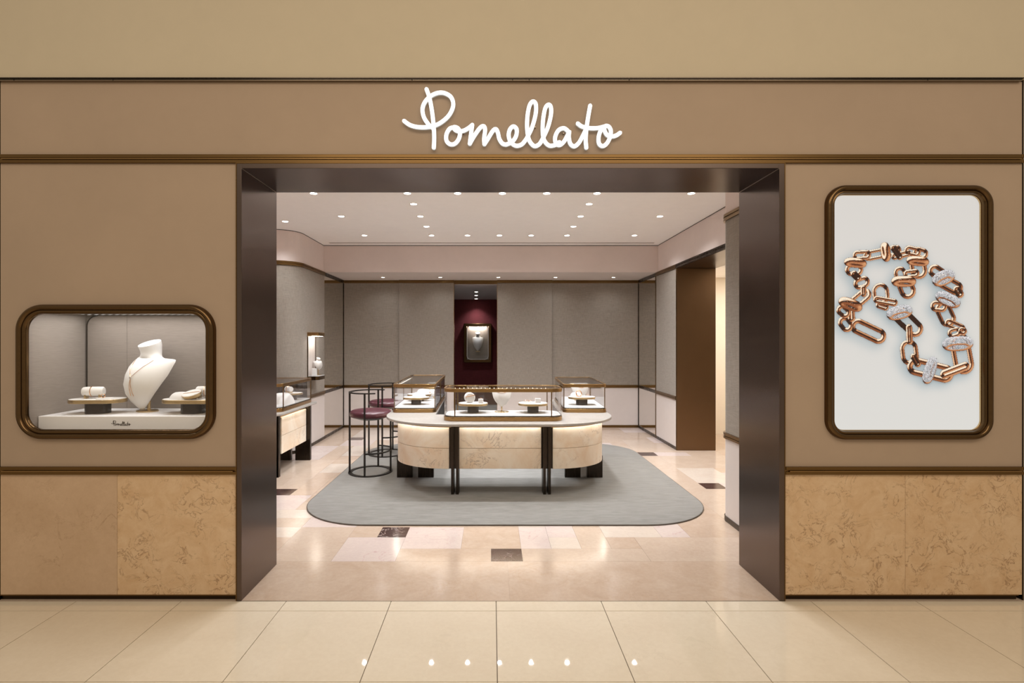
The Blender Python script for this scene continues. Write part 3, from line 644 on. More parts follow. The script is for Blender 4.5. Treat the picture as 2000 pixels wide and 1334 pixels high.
    link(1072, 492, 1092, 525, 16, 13, 10); link(962, 425, 1062, 480, 38, 15, -5); cap(966, 402, 88, 44, -24, 30, pave=True); link(900, 348, 960, 388, 34, 15, -5)
    def blur(a, k):
        for _ in range(3):
            for ax in (0, 1):
                pad = [(0, 0), (0, 0)]; pad[ax] = (k + 1, k); c = np.cumsum(np.pad(a, pad, mode='edge'), axis=ax)
                a = (np.take(c, range(2 * k + 1, c.shape[ax]), ax) - np.take(c, range(0, c.shape[ax] - 2 * k - 1), ax)) / (2 * k + 1)
        return a
    k1 = max(2, int(9 * ss)); sh = np.roll(np.roll(blur(cov, k1), -int(7 * ss), 1), int(7 * ss), 0); sh2 = np.roll(blur(cov, max(1, int(2 * ss))), int(2 * ss), 0)
    yy = np.linspace(0, 1, ny)[:, None, None]; bg = np.array([222, 217, 211.0]) * (1 - yy) + np.array([226, 224, 219.0]) * yy; bg = np.repeat(bg, nx, 1) / 255
    bg = bg * (1 - 0.30 * np.clip(sh, 0, 1)[:, :, None] * np.array([1.0, 0.72, 0.55])) * (1 - 0.16 * sh2[:, :, None])
    return np.where(cov[:, :, None] > 0, img, bg)
pnx, pny = 370, 584
px0, px1 = 1625.0, 1923.0; py0 = 376.0; py1 = py0 + pny * (px1 - px0) / pnx
pix = poster_pixels(pnx, pny, px0, px1, py0, py1)
pl_ = np.where(pix <= 0.04045, pix / 12.92, ((pix + 0.055) / 1.055) ** 2.4)
me = bpy.data.meshes.new('printed_poster'); PYY = 0.012
gx = np.linspace(FX(px0), FX(px1), pnx + 1); gz = np.linspace(FZ(py0), FZ(py1), pny + 1)
V = np.zeros((pny + 1, pnx + 1, 3)); V[:, :, 0] = gx[None, :] - BX; V[:, :, 1] = PYY; V[:, :, 2] = gz[:, None] - FZ(858)
ii = np.arange((pny + 1) * (pnx + 1)).reshape(pny + 1, pnx + 1)
Q = np.stack([ii[:-1, :-1], ii[1:, :-1], ii[1:, 1:], ii[:-1, 1:]], -1).reshape(-1, 4)
nq = len(Q)
me.vertices.add(V.size // 3); me.vertices.foreach_set('co', V.ravel()); me.loops.add(nq * 4); me.loops.foreach_set('vertex_index', Q.ravel().astype(np.int32))
me.polygons.add(nq); me.polygons.foreach_set('loop_start', np.arange(0, nq * 4, 4, dtype=np.int32)); me.update(calc_edges=True)
at = me.attributes.new('print', 'FLOAT_COLOR', 'FACE'); at.data.foreach_set('color', np.concatenate([pl_.reshape(-1, 3), np.ones((nq, 1))], 1).astype(np.float32).ravel())
t = NT('backlit_print'); a_ = t.n('ShaderNodeAttribute', attribute_name='print'); e_ = t.n('ShaderNodeEmission'); e_.inputs[1].default_value = 1.0
t.l(a_.outputs['Color'], e_.inputs[0]); t.l(e_.outputs[0], t.out.inputs['Surface']); me.materials.append(t.m)
po = bpy.data.objects.new('printed_poster', me); COL.objects.link(po); po.parent = lb; po['label'] = 'picture of a rose gold link chain with sparkling knots'
box('back_box', M_BLACK, lb, BX - BW / 2 + 0.03, BX + BW / 2 - 0.03, 0.014, 0.03, BZ - BH / 2 + 0.03, BZ + BH / 2 - 0.03, smooth=0)
MB().prism_xz(rrect(BX, BZ, BW - 0.094, BH - 0.094, 0.066, 10), 0.002, 0.006).build('glass_cover', M_GLASS, lb)

# ------------------------------------------------------------------ rug
rug = thing('area_rug', 'large pale grey rug with rounded corners under the island counter', 'rug', (0.118, D(5.95), 0))
def rugpoly(g): return [(x, y) for x, y in rrect(0.118, D(5.955), 3.634 - 2 * g, 3.415 - 2 * g, 0.68 - g, 14)]
MB().loft([[(x, y, 0.0005) for x, y in rugpoly(0)], [(x, y, 0.009) for x, y in rugpoly(0)], [(x, y, 0.012) for x, y in rugpoly(0.006)]]).build('pile', M_RUG, rug)
MB().tube([(x, y, 0.006) for x, y in rugpoly(-0.001)], 0.005, 6, closed=True).build('edge_binding', simple('rug_binding', (0.10, 0.085, 0.07), 0.9), rug)
RZ = 0.012

# ------------------------------------------------------------------ glass showcases
def showcase(label, loc, rotz, w, l, h, r, posts, dark_back=False, leds=True):
    t = thing('glass_showcase', label, 'showcase', loc, rotz, 'glass jewellery showcases')
    MB().prism(rrect(0, 0, w, l, r, 8), 0, 0.040).build('base_rim', M_GOLDB, t, local=True, bevel=0.002)
    MB().prism(rrect(0, 0, w - 0.014, l - 0.014, r, 8), 0.040, 0.046).build('base_groove', M_BLACKB, t, local=True)
    MB().prism(rrect(0, 0, w - 0.03, l - 0.03, r, 8), 0.046, 0.052).build('deck', M_DECK, t, local=True)
    o = MB().ringp(rrect(0, 0, w, l, r, 8), rrect(0, 0, w - 0.036, l - 0.036, max(0.01, r - 0.018), 8), h - 0.034, h).build('top_rim', M_GOLDB, t, local=True, bevel=0.0015)
    MB().prism(rrect(0, 0, w - 0.036, l - 0.036, max(0.01, r - 0.018), 8), h - 0.010, h - 0.003).build('top_pane', M_GLASS, t, local=True)
    gi = 0.008; O = rrect(0, 0, w - 2 * gi, l - 2 * gi, r - gi, 8); I = rrect(0, 0, w - 2 * gi - 0.010, l - 2 * gi - 0.010, max(0.006, r - gi - 0.005), 8); n = 9
    for q in range(4):
        for a, b in ((q * n, q * n + n - 1), (q * n + n - 1, (q * n + n) % 36)):
            idx = [k % 36 for k in range(a, a + 9)] if b == a + n - 1 else [a, b]
            L = [[(O[k][0], O[k][1], 0.050), (O[k][0], O[k][1], h - 0.030), (I[k][0], I[k][1], h - 0.030), (I[k][0], I[k][1], 0.050)] for k in idx]
            flat = len(idx) == 2; m = M_GLASS
            if dark_back and flat and q == dark_back - 1: m = M_DMIR
            MB().loft(L).build('side_pane' if flat else 'corner_pane', m, t, local=True)
    for x, y in posts: MB().box(x - 0.005, x + 0.005, y - 0.005, y + 0.005, 0.045, h - 0.03).build('post', M_BRONZE, t, local=True, smooth=0, bevel=0.001)
    if leds:
        sx = w / 2 - 0.05 if w > l else 0; mb = MB()
        if w > l:
            k = int((w - 0.16) / 0.045)
            for i in range(k): mb.box(-w / 2 + 0.09 + i * 0.045, -w / 2 + 0.097 + i * 0.045, l / 2 - 0.030, l / 2 - 0.025, h - 0.033, h - 0.029)
        else:
            k = int((l - 0.16) / 0.06)
            for i in range(k): mb.box(-w / 2 + 0.024, -w / 2 + 0.029, -l / 2 + 0.09 + i * 0.06, -l / 2 + 0.097 + i * 0.06, h - 0.033, h - 0.029)
        tag(mb.build('led_dots', M_LED, o, local=True, smooth=0), kind='stuff')
    return t
ZI = 0.72
# ------------------------------------------------------------------ island counter
isl = thing('island_counter', 'curved island counter with white marble top and peach marble drawers on the rug', 'counter', (0.084, D(5.6), RZ))
def dp(P): return [(x, D(d)) for x, d in P]
top = arc(0.566, 5.62, 0.70, 270, 360, 20) + [(1.325, 6.97), (0.78, 6.97), (0.745, 5.56), (-0.598, 5.56), (-0.655, 7.36), (-1.15, 7.36)] + arc(-0.42, 5.62, 0.70, 180, 270, 20)
MB().prism(dp(top), 0.692, ZI).build('counter_top', M_TOP, isl, bevel=0.006)
def ellp(cx, cy, a, b, t0, t1, n=18): return [(cx + a * math.cos(R(t0 + (t1 - t0) * k / n)), cy + b * math.sin(R(t0 + (t1 - t0) * k / n))) for k in range(n + 1)]
def lpath(g=0): return dp(ellp(-0.42, 5.62, 0.585 - g, 0.50 - g, 270, 180) + [(-1.03 + g, 7.28)])
def rpath(g=0): return dp([(1.225 - g, 6.90)] + ellp(0.594, 5.62, 0.578 - g, 0.50 - g, 0, -90))
cpath = dp([(0.482, 5.125), (-0.322, 5.125)])
ZD = [(0.248, 0.447), (0.450, 0.650)]
for z0, z1 in ZD:
    for pth in (lpath(), cpath, rpath()): band(pth, 0, 0.025, z0, z1).build('drawer', M_PEACH, isl, bevel=0.0015)
for pth in (lpath(0.02), dp([(0.60, 5.142), (-0.43, 5.142)]), rpath(0.02)): band(pth, 0, 0.02, 0.650, 0.692).build('recess_band', M_GOLDB, isl)
carc = lpath(0.028) + dp([(-0.66, 7.28), (-0.625, 5.50), (0.775, 5.50), (0.80, 6.90)]) + rpath(0.028)
MB().prism(carc, 0.245, 0.690).build('carcass', M_BLACKB, isl)
for pth, off in ((lpath(), 0.035), (cpath, 0.035), (rpath(), 0.035)): band(pth, off, 0.010, 0.686, 0.691).build('led_strip', M_LED, isl)
for x in (-0.36, 0.533):
    mb = MB()
    for s in (-1, 1):
        mb.box(x + s * 0.024 - 0.0135, x + s * 0.024 + 0.0135, D(5.070), D(5.125), RZ, 0.692)
        mb.box(x + s * 0.024 - 0.016, x + s * 0.024 + 0.016, D(5.125), D(5.21), RZ, 0.692)
    mb.box(x - 0.040, x + 0.040, D(5.12), D(5.20), 0.25, 0.692)
    mb.build('leg', M_BLACKB, isl, smooth=0, bevel=0.002)
for x0, x1 in ((-1.037, -0.636), (0.795, 1.205)):
    for yy in (5.70, 6.75):
        for a, b in ((x0, x0 + 0.17), (x1 - 0.17, x1)): MB().box(a, b, D(yy), D(yy) + 0.05, RZ, 0.25).build('foot_plate', M_BLACKB, isl, smooth=0, bevel=0.002)
# cases on the island
fc = showcase('wide low glass jewellery case at the front of the island counter', ((-0.477 + 0.694) / 2, D((5.077 + 5.51) / 2), ZI), 0, 1.171, 0.433, 0.316, 0.115,
              [(-0.47, -0.205), (0.47, -0.205), (-0.47, 0.205), (0.47, 0.205)])
lc = showcase('long glass jewellery case on the left arm of the island counter', (-0.866, D(6.485), ZI), R(1.3), 0.475, 1.59, 0.310, 0.06,
              [(-0.222, -0.74), (0.222, -0.74), (-0.228, 0.0), (0.228, 0.0), (-0.222, 0.74), (0.222, 0.74)], 0)
rc = showcase('glass jewellery case on the right arm of the island counter', (1.032, D(6.275), ZI), R(-2.1), 0.475, 1.17, 0.310, 0.06,
              [(-0.222, -0.53), (0.222, -0.53), (-0.222, 0.53), (0.222, 0.53)], 0)
# ------------------------------------------------------------------ wall counter at the left
lcn = thing('side_counter', 'marble topped counter with peach drawers standing against the left wall', 'counter', (-2.55, D(6.15), 0))
ctop = [(-2.262, 5.72), (-2.262, 6.76), (-3.0, 6.76), (-3.0, 5.54)] + arc(-2.442, 5.72, 0.18, 270, 360, 10)
MB().prism(dp(ctop), 0.692, ZI).build('counter_top', M_TOP, lcn, bevel=0.006)
for z0, z1 in ZD: MB().box(-2.355, -2.332, D(5.80), D(6.565), z0, z1).build('drawer', M_PEACH, lcn, smooth=0, bevel=0.0015)
MB().box(-2.98, -2.355, D(5.66), D(6.74), 0.245, 0.690).build('carcass', M_BLACKB, lcn, smooth=0)
MB().box(-2.98, -2.42, D(5.645), D(5.66), 0.248, 0.65).build('end_panel', M_PEACH, lcn, smooth=0, bevel=0.0015)
MB().box(-2.365, -2.350, D(5.78), D(6.60), 0.650, 0.692).build('recess_band', M_GOLDB, lcn, smooth=0)
MB().box(-2.315, -2.305, D(5.82), D(6.55), 0.687, 0.691).build('led_strip', M_LED, lcn, smooth=0)
for d in (5.74, 6.58):
    MB().box(-2.345 - (0.06 if d < 6 else 0), -2.288 - (0.053 if d < 6 else 0), D(d), D(d) + 0.05, 0, 0.692).build('leg', M_BLACKB, lcn, smooth=0, bevel=0.003)
    for a, b in ((-2.67, -2.53), (-2.475, -2.345)): MB().box(a, b, D(d), D(d) + 0.05, 0, 0.25).build('foot_plate', M_BLACKB, lcn, smooth=0, bevel=0.002)
wc = showcase('glass jewellery case with dark back standing on the left wall counter', (-2.60, D(6.22), ZI), 0, 0.60, 1.0, 0.310, 0.07, [(0.29, -0.43), (0.29, 0.45), (-0.29, 0.45), (0.232, -0.487)], 1, False)

# ------------------------------------------------------------------ small display pieces (local: front is -y)
def torus_path(r, n=28, a0=0, a1=360, z=0.0): return [(r * math.cos(R(a0 + (a1 - a0) * k / n)), r * math.sin(R(a0 + (a1 - a0) * k / n)), z) for k in range(n if a1 - a0 == 360 else n + 1)]
def riser(label, loc, rotz, w, dpt, h=0.088, ped=0.13, r=None):
    t = thing('display_riser', label, 'display stand', loc, rotz, 'brass edged display risers'); r = r or dpt / 2 - 0.001; th = 0.022
    MB().prism(rrect(0, 0, ped, ped * 0.8, ped * 0.32, 8), 0, h - th).build('pedestal', M_LAMPIN, t, local=True)
    MB().prism(rrect(0, 0, w, dpt, r, 12), h - th, h).build('tray', M_BRASS, t, local=True, bevel=0.002)
    MB().prism(rrect(0, 0, w - 0.008, dpt - 0.008, r - 0.004, 12), h, h + 0.0015).build('tray_inlay', M_WHITE, t, local=True)
    return loc[2] + h + 0.0015
def roll(label, loc, rotz, L=0.12, r=0.028, band_=True):
    t = thing('bracelet_pillow', label, 'jewellery holder', loc, rotz, 'bracelet pillows'); zc = r + 0.014
    MB().loft([[(x, q * math.cos(2 * math.pi * i / 20), zc + q * math.sin(2 * math.pi * i / 20)) for i in range(20)] for x, q in ((-L / 2, r * 0.8), (-L / 2 + 0.006, r * 0.96), (-L / 4, r), (L / 4, r), (L / 2 - 0.006, r * 0.96), (L / 2, r * 0.8))]).build('roll', M_WHITE, t, local=True)
    for x in (-L * 0.34, L * 0.34): MB().box(x - 0.005, x + 0.005, -r * 0.7, r * 0.7, 0, zc - r * 0.55).build('foot', M_BRASS, t, local=True, smooth=0)
    return zc
def bangle(label, loc, rot, r, tr=0.003, mat=None, flat=1.0):
    o = MB().tube(torus_path(r), tr, 6, closed=True, flat=flat).build('bracelet', mat or M_GOLD, None, local=True)
    o.location = loc; o.rotation_euler = rot; return tag(o, label, 'bracelet')
def ring(label, loc, rot=(math.pi / 2, 0, 0), r=0.011):
    t = thing('finger_ring', label, 'ring', loc); t.rotation_euler = rot
    MB().tube(torus_path(r, 20), 0.0022, 6, closed=True).build('band', M_GOLD, t, local=True); MB().ell((0, r, 0), 0.0045, 0.004, 0.0045, 8, 6).build('stone', M_SILVER, t, local=True)
def cube(label, loc, rotz, s=0.05, h=0.045, slot=True):
    t = thing('ring_block', label, 'jewellery holder', loc, rotz, 'white ring blocks')
    MB().loft([[(x * k, y * k, z) for x, y in rrect(0, 0, s, s, 0.006, 4)] for k, z in ((1, 0), (0.97, h * 0.5), (0.9, h))]).build('block', M_WHITE, t, local=True)
    if slot:
        MB().tube([(0.011 * math.cos(R(a)), 0, h - 0.002 + 0.012 * math.sin(R(a))) for a in range(0, 181, 15)], 0.002, 6).build('held_ring', M_GOLD, t, local=True)
def wedge(label, loc, rotz, w, dpt, h, group='white necklace pads'):
    t = thing('necklace_pad', label, 'jewellery holder', loc, rotz, group)
    P = lambda k, z, y0: [(x * k, y + y0, z) for x, y in rrect(0, 0, w, dpt, min(w, dpt) * 0.32, 8)]
    L = []
    for q in range(7):
        a = q / 6; k = 1 - 0.65 * a ** 1.6; L.append([(x * k, y * k + 0.10 * dpt * a, h * math.sin(a * math.pi / 2)) for x, y in rrect(0, 0, w, dpt, min(w, dpt) * 0.4, 8)])
    MB().loft(L).build('pad', M_WHITE, t, local=True, smooth=60)
    pts = [(w * 0.26 * math.cos(R(a)), -dpt * 0.10 - dpt * 0.20 * abs(math.sin(R(a))), 0) for a in range(0, 181, 20)]
    def zs(x, y):
        rr = max(abs(x) / (w / 2), abs(y - 0.05 * dpt) / (dpt / 2)); return h * min(1, max(0.08, 1.35 * (1 - rr)))
    MB().tube([(x, y, min(h, zs(x, y)) + 0.0015) for x, y, _ in pts], 0.0014, 5).build('fine_chain', M_GOLD, t, local=True)
def bust(label, loc, rotz, h, hw=0.40, stand=0.05, neck=True, base=0.26, lean=0.14, group='white necklace busts', basedir=0.0, bulge=0.06, neckf=0.07):
    t = thing('necklace_bust', label, 'jewellery bust', loc, rotz, group)
    prof = [(0.0, 0.07, 0.02), (0.04, 0.21, 0.045), (0.12, 0.44, 0.085), (0.24, 0.68, 0.125), (0.38, 0.86, 0.15), (0.52, 0.955, 0.16), (0.64, 0.995, 0.15), (0.71, 1.0, 0.125), (0.745, 0.98, 0.11), (0.755, 0.91, 0.10)]
    if neck: prof += [(0.77, 0.66, 0.105), (0.79, 0.50, 0.115), (0.815, 0.42, 0.125), (0.86, 0.385, 0.13), (0.93, 0.39, 0.135), (0.985, 0.41, 0.142), (1.0, 0.405, 0.14), (1.003, 0.37, 0.13)]
    else: prof += [(0.77, 0.7, 0.08)]
    z0 = stand * h; sc = (h - z0); loops = []; hwm = hw * h
    def yc(tt): return h * (lean * tt - 0.04) - bulge * h * math.sin(math.pi * min(1, tt / 0.9)) - (neckf * h * max(0, tt - 0.77) / 0.23 if neck else 0)
    for tt, kw, th in prof:
        L = []; nk_ = neck and tt > 0.765; w_ = kw * hwm
        for i in range(32):
            a = 2 * math.pi * i / 32; ca, sa = math.cos(a), math.sin(a)
            x = w_ * (abs(ca) ** (0.85 if not nk_ else 1.0)) * (1 if ca > 0 else -1)
            if nk_: y = -sa * th * h * 0.95 + 0.02 * h
            else: y = (-sa * th * h if sa > 0 else -sa * 0.30 * th * h) + 0.30 * h * abs(x / hwm) ** 2 * 0.5 * min(1, tt * 2)
            L.append((x, y + yc(tt), z0 + tt * sc + (0.42 * min(1, max(0, tt - 0.78) / 0.15) * (y - 0.02 * h) if nk_ else 0)))
        loops.append(L)
    MB().loft(loops).build('torso', M_WHITE, t, local=True, smooth=50)
    MB().tube([(0, 0.05 * h, 0.004), (0, 0.05 * h, z0 + 0.25 * sc)], 0.009 * h / 0.4 + 0.001, 8).build('stand_rod', M_BRASS, t, local=True)
    MB().lathe((basedir, 0.03 * h, 0), [(base * h, 0), (base * h, 0.006), (base * h - 0.003, 0.008)], 32, 1.0, 0.8).build('stand_base', M_BRASS, t, local=True)
    def front(x, tt):
        ks = prof
        for (t0, k0, h0), (t1, k1, h1) in zip(ks, ks[1:]):
            if t0 <= tt <= t1: f = (tt - t0) / (t1 - t0); kw = k0 + (k1 - k0) * f; th = h0 + (h1 - h0) * f; break
        ca = min(1, abs(x) / (kw * hwm)) ** (1 / 0.85); sa = math.sqrt(max(0, 1 - ca * ca))
        return (x, -sa * th * h + 0.15 * h * (abs(x) / hwm) ** 2 * min(1, tt * 2) + yc(tt) - 0.003, z0 + tt * sc)
    return t, front
def necklace(label, bt, front, pts, pend=None, rad=0.0016, mat=None, drop=None):
    t = thing('necklace', label, 'necklace', tuple(bt.location), bt.rotation_euler[2])
    P = [front(x, tt) for x, tt in pts]
    MB().tube(catmull(P, 4), rad, 6).build('chain', mat or M_GOLD, t, local=True)
    if pend: c = front(*pend); MB().ell((c[0], c[1] - 0.003, c[2]), 0.006, 0.005, 0.008, 10, 8).build('pendant', M_SILVER, t, local=True)
    if drop:
        for dx in (-1, 1):
            MB().tube([front(drop[0] + dx * 0.002 * k, drop[1] + (drop[2] - drop[1]) * k / 6) for k in range(7)], rad, 6).build('tassel_chain', mat or M_GOLD, t, local=True)
    return t

# window
zt = riser('oval brass edged riser left of the bust in the shop window', (FX(190, 3.228), D(3.235), PT), R(6), 0.318, 0.17)
cx, cy = FX(178, 3.23), D(3.235)
zc = roll('white bracelet pillow on the left riser in the shop window', (cx, cy + 0.015, zt), R(14), 0.115, 0.029)
bangle('thin gold and dark bracelet around the pillow in the shop window', (cx - 0.008, cy + 0.013, zt + zc), (0, math.pi / 2, R(14)), 0.0305, 0.0025)
pd = thing('ring_pad', 'small white pad under a gold ring on the left riser in the window', 'jewellery holder', (FX(203, 3.2), D(3.21), zt), R(8))
MB().loft([[(x * k, y * k, z) for x, y in rrect(0, 0, 0.085, 0.06, 0.012, 5)] for k, z in ((1, 0), (0.99, 0.004), (0.94, 0.007))]).build('pad', M_WHITE, pd, local=True)
ring('chunky rose gold ring on the white pad in the shop window', (FX(201.5, 3.21), D(3.21), zt + 0.020), r=0.0115)
wbst, wfr = bust('large white necklace bust turned left in the middle of the shop window', (FX(283, 3.30), D(3.305), PT), R(-25), 0.432, 0.415, 0.035, True, 0.165, 0.20, basedir=0.0, bulge=0.13, neckf=0.12)
necklace('fine gold lariat necklace hanging on the large bust in the shop window', wbst, wfr, [(-0.062, 0.745), (-0.045, 0.70), (-0.022, 0.62), (0.0, 0.55), (0.018, 0.505), (0.042, 0.56), (0.068, 0.64), (0.086, 0.71), (0.094, 0.745)], (0.018, 0.495), 0.0014, None, (0.018, 0.49, 0.22))
zt = riser('oval brass edged riser right of the bust, partly hidden by the window frame', (FX(376, 3.228), D(3.235), PT), R(-2), 0.36, 0.18)
wedge('white sloping pad on the right riser in the shop window', (FX(350, 3.2), D(3.21), zt), R(-25), 0.13, 0.09, 0.042)
dsc = thing('tilted_tray', 'tilted round brass and white dish on the right riser in the window', 'jewellery holder', (FX(377, 3.2), D(3.19), zt + 0.030)); dsc.rotation_euler = (R(24), R(-8), 0)
MB().lathe((0, 0, 0), [(0.052, -0.010), (0.058, 0.010)], 32, 1.0, 0.8).build('dish', M_BRASS, dsc, local=True)
MB().lathe((0, 0, 0.010), [(0.056, 0), (0.054, 0.002)], 32, 1.0, 0.8).build('cushion', M_WHITE, dsc, local=True)
MB().box(-0.0015, 0.0015, 0.012, 0.016, -0.030, 0.0).box(-0.02, 0.02, -0.004, 0.022, -0.030, -0.027).build('prop', M_BRASS, dsc, local=True, smooth=0)
MB().tube([(-0.05, 0, 0.0135), (-0.02, 0.002, 0.0145), (0.02, 0.001, 0.0145), (0.05, 0.0, 0.0135)], 0.0016, 6).build('chain_strip', M_GOLD, dsc, local=True)
zc = roll('white bracelet pillow at the right end of the shop window', (FX(402, 3.27), D(3.275), zt), R(10), 0.11, 0.03)
bangle('gold bracelet around the pillow at the right end of the shop window', (FX(399, 3.27), D(3.275), zt + zc), (0, math.pi / 2, R(20)), 0.0315, 0.0025)

# front case
ZK = ZI + 0.052
zt = riser('round brass edged riser at the left in the front glass case', (FX(924, 5.33), D(5.34), ZK), 0, 0.30, 0.24, 0.096, 0.115, 0.119)
b1 = thing('bracelet_drum', 'round white drum holder wearing a gold bracelet in the front glass case', 'jewellery holder', (FX(917, 5.33), D(5.36), zt), R(15))
MB().loft([[(q * math.cos(2 * math.pi * i / 28), y, 0.052 + q * math.sin(2 * math.pi * i / 28)) for i in range(28)] for y, q in ((-0.035, 0.046), (-0.028, 0.052), (0.028, 0.052), (0.035, 0.046))]).build('drum', M_WHITE, b1, local=True)
MB().tube([(-0.05, -0.038, 0.062), (-0.02, -0.0385, 0.066), (0.02, -0.0385, 0.074), (0.046, -0.038, 0.078)], 0.004, 6).build('bracelet_band', M_GOLD, b1, local=True)
cube('white block with a gold ring on the left riser of the front case', (FX(939, 5.3), D(5.31), zt), R(5), 0.052, 0.042)
zt = riser('round brass edged riser at the right in the front glass case', (FX(1041, 5.33), D(5.34), ZK), 0, 0.30, 0.24, 0.096, 0.115, 0.119)
cube('plain white block on the right riser of the front case', (FX(1051, 5.3), D(5.33), zt), 0, 0.058, 0.045, False)
for k, px in enumerate((1026, 1031, 1036)):
    ring(('left', 'middle', 'right')[k] + ' one of three small rings on the right riser of the front case', (FX(px, 5.3), D(5.32 if k != 1 else 5.35), zt + 0.016), r=0.013)
bt, ft = bust('small white bust wearing a fine necklace in the front glass case', (FX(980, 5.36), D(5.36), ZK), 0, 0.29, 0.345, 0.20, False, 0.25, 0.10)
necklace('fine gold necklace on the small bust in the front glass case', bt, ft, [(-0.085, 0.72), (-0.05, 0.655), (0, 0.62), (0.05, 0.655), (0.085, 0.72)], None, 0.002)
# left case
zt = riser('oval riser nearest the front in the left glass case', (FX(813, 6.03), D(6.03), ZK), 0, 0.30, 0.20, 0.082, 0.115)
wedge('white sloping pad on the front riser in the left glass case', (FX(818, 6.03), D(6.04), zt), R(12), 0.16, 0.12, 0.05)
zt = riser('oval riser behind the front one in the left glass case', (FX(819, 6.38), D(6.38), ZK), R(4), 0.29, 0.19, 0.082, 0.115)
wedge('white sloping pad on the second riser in the left glass case', (FX(826, 6.38), D(6.39), zt), R(8), 0.16, 0.12, 0.055)
zc = roll('white bracelet pillow standing on the deck of the left glass case', (-0.80, D(6.66), ZK), R(5), 0.17, 0.05)
bangle('brass coloured bangle on the pillow in the left glass case', (-0.79, D(6.66), ZK + zc), (0, math.pi / 2, R(5)), 0.052, 0.004)
zt = riser('small round riser at the back of the left glass case', (-0.80, D(6.98), ZK), 0, 0.24, 0.20, 0.12, 0.10)
cube('white block on the rear riser in the left glass case', (-0.80, D(6.98), zt), R(6), 0.11, 0.055, False)
# right case
zt = riser('oval riser at the front of the right glass case', (FX(1136, 6.0), D(6.0), ZK), 0, 0.31, 0.20, 0.090, 0.13)
wedge('white low pad on the riser in the right glass case', (FX(1126, 6.0), D(6.02), zt), R(-10), 0.14, 0.10, 0.045)
bangle('broad gold cuff leaning on the pad in the right glass case', (FX(1130, 6.0), D(5.98), zt + 0.036), (R(70), R(20), R(10)), 0.034, 0.005, M_GOLD, 1.6)
ring('gold ring standing on the riser in the right glass case', (FX(1148, 5.97), D(5.97), zt + 0.016), r=0.013)
bt, ft = bust('white bust behind the riser in the right glass case', (FX(1133, 6.42), D(6.42), ZK), R(5), 0.27, 0.42, 0.10, False, 0.25, 0.10)
necklace('gold necklace on the bust in the right glass case', bt, ft, [(-0.09, 0.70), (-0.05, 0.60), (0, 0.55), (0.05, 0.60), (0.09, 0.70)], None, 0.003)
# wall counter case
zt = riser('oval riser in the glass case on the left wall counter', (-2.475, D(6.50), ZK), 0, 0.24, 0.20, 0.085, 0.10)
zc = roll('white bracelet pillow on the riser of the left wall counter case', (-2.52, D(6.49), zt), R(-40), 0.12, 0.032)
bangle('gold bracelet on the pillow of the left wall counter case', (-2.525, D(6.49), zt + zc), (0, math.pi / 2, R(-40)), 0.034, 0.003)
wedge('large white sloping necklace pad in the left wall counter case', (-2.44, D(6.10), ZK), R(40), 0.26, 0.20, 0.12)

# ------------------------------------------------------------------ wall vitrine on the left wall
VY0, VY1, VX0, VX1, VZ0, VZ1 = D(7.28), D(7.60), XLW, -2.415, 0.955, 1.62
vt = thing('glass_vitrine', 'narrow lit glass vitrine with bronze cap mounted on the left wall', 'showcase', (XLW, D(7.44), VZ0))
def vpoly(g=0.0, r=0.05): return [(VX0, VY0 + g), (VX1 - r, VY0 + g)] + [(VX1 - r + (r - g) * math.cos(R(a)), VY0 + r + (r - g) * math.sin(R(a))) for a in range(-90, 1, 15)] + [(VX1 - r + (r - g) * math.cos(R(a)), VY1 - r + (r - g) * math.sin(R(a))) for a in range(0, 91, 15)] + [(VX0, VY1 - g)]
MB().prism(vpoly(), VZ0, VZ0 + 0.05).build('base', M_FRAMEB, vt)
MB().prism(vpoly(0.004), VZ0 + 0.05, VZ0 + 0.058).build('deck', M_DECK, vt)
MB().prism(vpoly(), VZ1 - 0.05, VZ1).build('cap', M_GOLDB, vt)
band(vpoly(0.004)[::-1], -0.0, 0.005, VZ0 + 0.058, VZ1 - 0.05).build('glass_wall', M_GLASS, vt)
MB().box(VX0, VX0 + 0.006, VY0 + 0.01, VY1 - 0.01, VZ0 + 0.058, VZ1 - 0.05).build('back_panel', M_WAIN, vt, smooth=0)
for y in (VY0 + 0.006, VY1 - 0.006): MB().box(VX0, VX0 + 0.012, y - 0.006, y + 0.006, VZ0 + 0.05, VZ1 - 0.05).build('post', M_FRAMEB, vt, smooth=0)
MB().box(-2.53, -2.45, VY0 + 0.05, VY1 - 0.05, VZ1 - 0.056, VZ1 - 0.051).build('lamp_strip', M_LED, vt, smooth=0)
cube('white earring block inside the wall vitrine', (-2.50, D(7.36), VZ0 + 0.058), R(20), 0.07, 0.10, False)
bust('tiny white bust inside the wall vitrine', (-2.485, D(7.50), VZ0 + 0.058), R(50), 0.24, 0.28, 0.3, True, 0.2, 0.10)

# ------------------------------------------------------------------ lit wall showcase in the alcove
AX, AZ, AW, AH, AY = FX(933, 12.2), FZ(670, 12.2), 0.645, 0.91, D(12.30)
al = thing('alcove_showcase', 'lit bronze framed display box hanging on the burgundy wall in the alcove', 'showcase', (AX, AY, AZ - AH / 2))
MB().frame_xz(AX, AZ, AW, AH, 0.02, [(0.0, AY), (0.0, AY - 0.11), (0.01, AY - 0.12), (0.065, AY - 0.12), (0.07, AY - 0.11), (0.07, AY)], 6).build('frame', M_FRAMEB, al)
MB().frame_xz(AX, AZ, AW - 0.138, AH - 0.138, 0.09, [(0.0, AY - 0.119), (0.0, AY - 0.124), (0.012, AY - 0.124), (0.012, AY - 0.10)], 8).build('lit_edge', M_WAIN, al)
MB().box(AX - AW / 2 + 0.02, AX + AW / 2 - 0.02, AY - 0.012, AY, AZ - AH / 2 + 0.02, AZ + AH / 2 - 0.02).build('back_panel', M_NICHE, al, smooth=0)
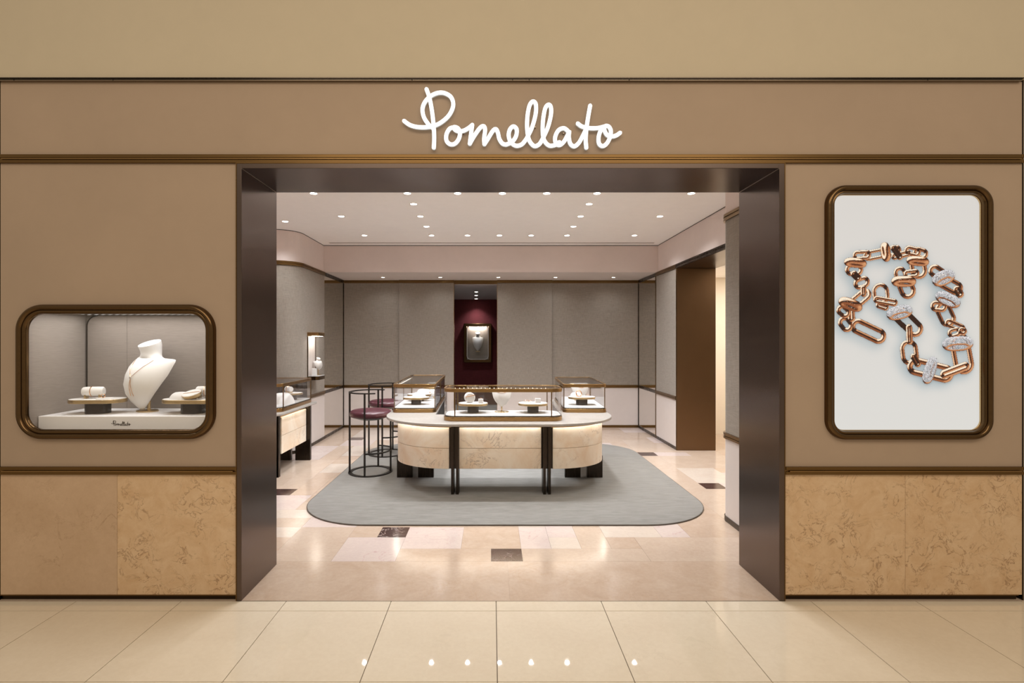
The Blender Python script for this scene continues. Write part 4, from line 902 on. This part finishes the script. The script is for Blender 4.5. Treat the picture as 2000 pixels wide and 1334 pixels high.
MB().box(AX - 0.2, AX + 0.2, AY - 0.09, AY - 0.03, AZ + AH / 2 - 0.085, AZ + AH / 2 - 0.075).build('lamp_strip', emit('alcove_led', (1, .93, .85), 40), al, smooth=0)
MB().prism_xz(rrect(AX, AZ, AW - 0.15, AH - 0.15, 0.08, 8), AY - 0.118, AY - 0.113).build('pane', M_GLASS, al)
MB().box(AX - 0.05, AX + 0.05, AY - 0.09, AY - 0.012, AZ - 0.205, AZ - 0.195).build('shelf', M_BRASS, al, smooth=0)
bust('small white bust inside the lit display box in the alcove', (AX, AY - 0.062, AZ - 0.195), 0, 0.43, 0.30, 0.03, True, 0.10, 0.04)

# ------------------------------------------------------------------ stools
def stool(label, loc):
    t = thing('counter_stool', label, 'stool', loc, 0, 'burgundy counter stools'); RR, ey = 0.232, 1.08
    P = lambda a, r=RR: (r * math.cos(R(a)), ey * r * math.sin(R(a)))
    c = lambda q: [P(a, q) for a in range(0, 360, 9)]
    MB().ringp(c(0.246), c(0.204), 0, 0.009).build('base_ring', M_STEEL, t, local=True)
    for a, z in ((188, 0.905), (268, 0.905), (82, 0.905), (-4, 0.66)):
        x, y = P(a); MB().box(x - 0.0095, x + 0.0095, y - 0.0095, y + 0.0095, 0.005, z).build('leg', M_STEEL, t, local=True, smooth=0, bevel=0.002)
    MB().lathe((0, 0, 0), [(0.05, 0.592), (0.13, 0.600), (0.205, 0.628), (0.222, 0.634), (0.222, 0.640)], 36, 1, ey).build('seat_pan', M_STEEL, t, local=True)
    MB().lathe((0, 0, 0), [(0.215, 0.632), (0.228, 0.640), (0.234, 0.655), (0.233, 0.675), (0.226, 0.690), (0.205, 0.702), (0.12, 0.710), (0.01, 0.712)], 36, 1, ey).build('seat_cushion', M_BURG, t, local=True, smooth=60)
    MB().tube([(P(a)[0] * 0.97, P(a)[1] * 0.97, 0.652) for a in range(0, 360, 9)], 0.0022, 5, closed=True).build('seat_piping', M_BURG, t, local=True)
    L = []
    for a in range(62, 299, 6):
        o_ = P(a, 0.242); i_ = P(a, 0.216); L.append([(*o_, 0.905), (*o_, 0.917), (*i_, 0.917), (*i_, 0.905)])
    MB().loft(L).build('back_band', M_STEEL, t, local=True)
    MB().tube([(*P(a), 0.25) for a in range(-92, 83, 6)], 0.009, 6).build('footrest', M_STEEL, t, local=True)
    return t
stool('burgundy leather stool with black steel frame, nearest at the island counter left side', (FX(724, 5.965), D(5.965), RZ))
stool('burgundy leather stool half hidden behind the nearer stool and the island counter', (-1.395, D(6.94), RZ))
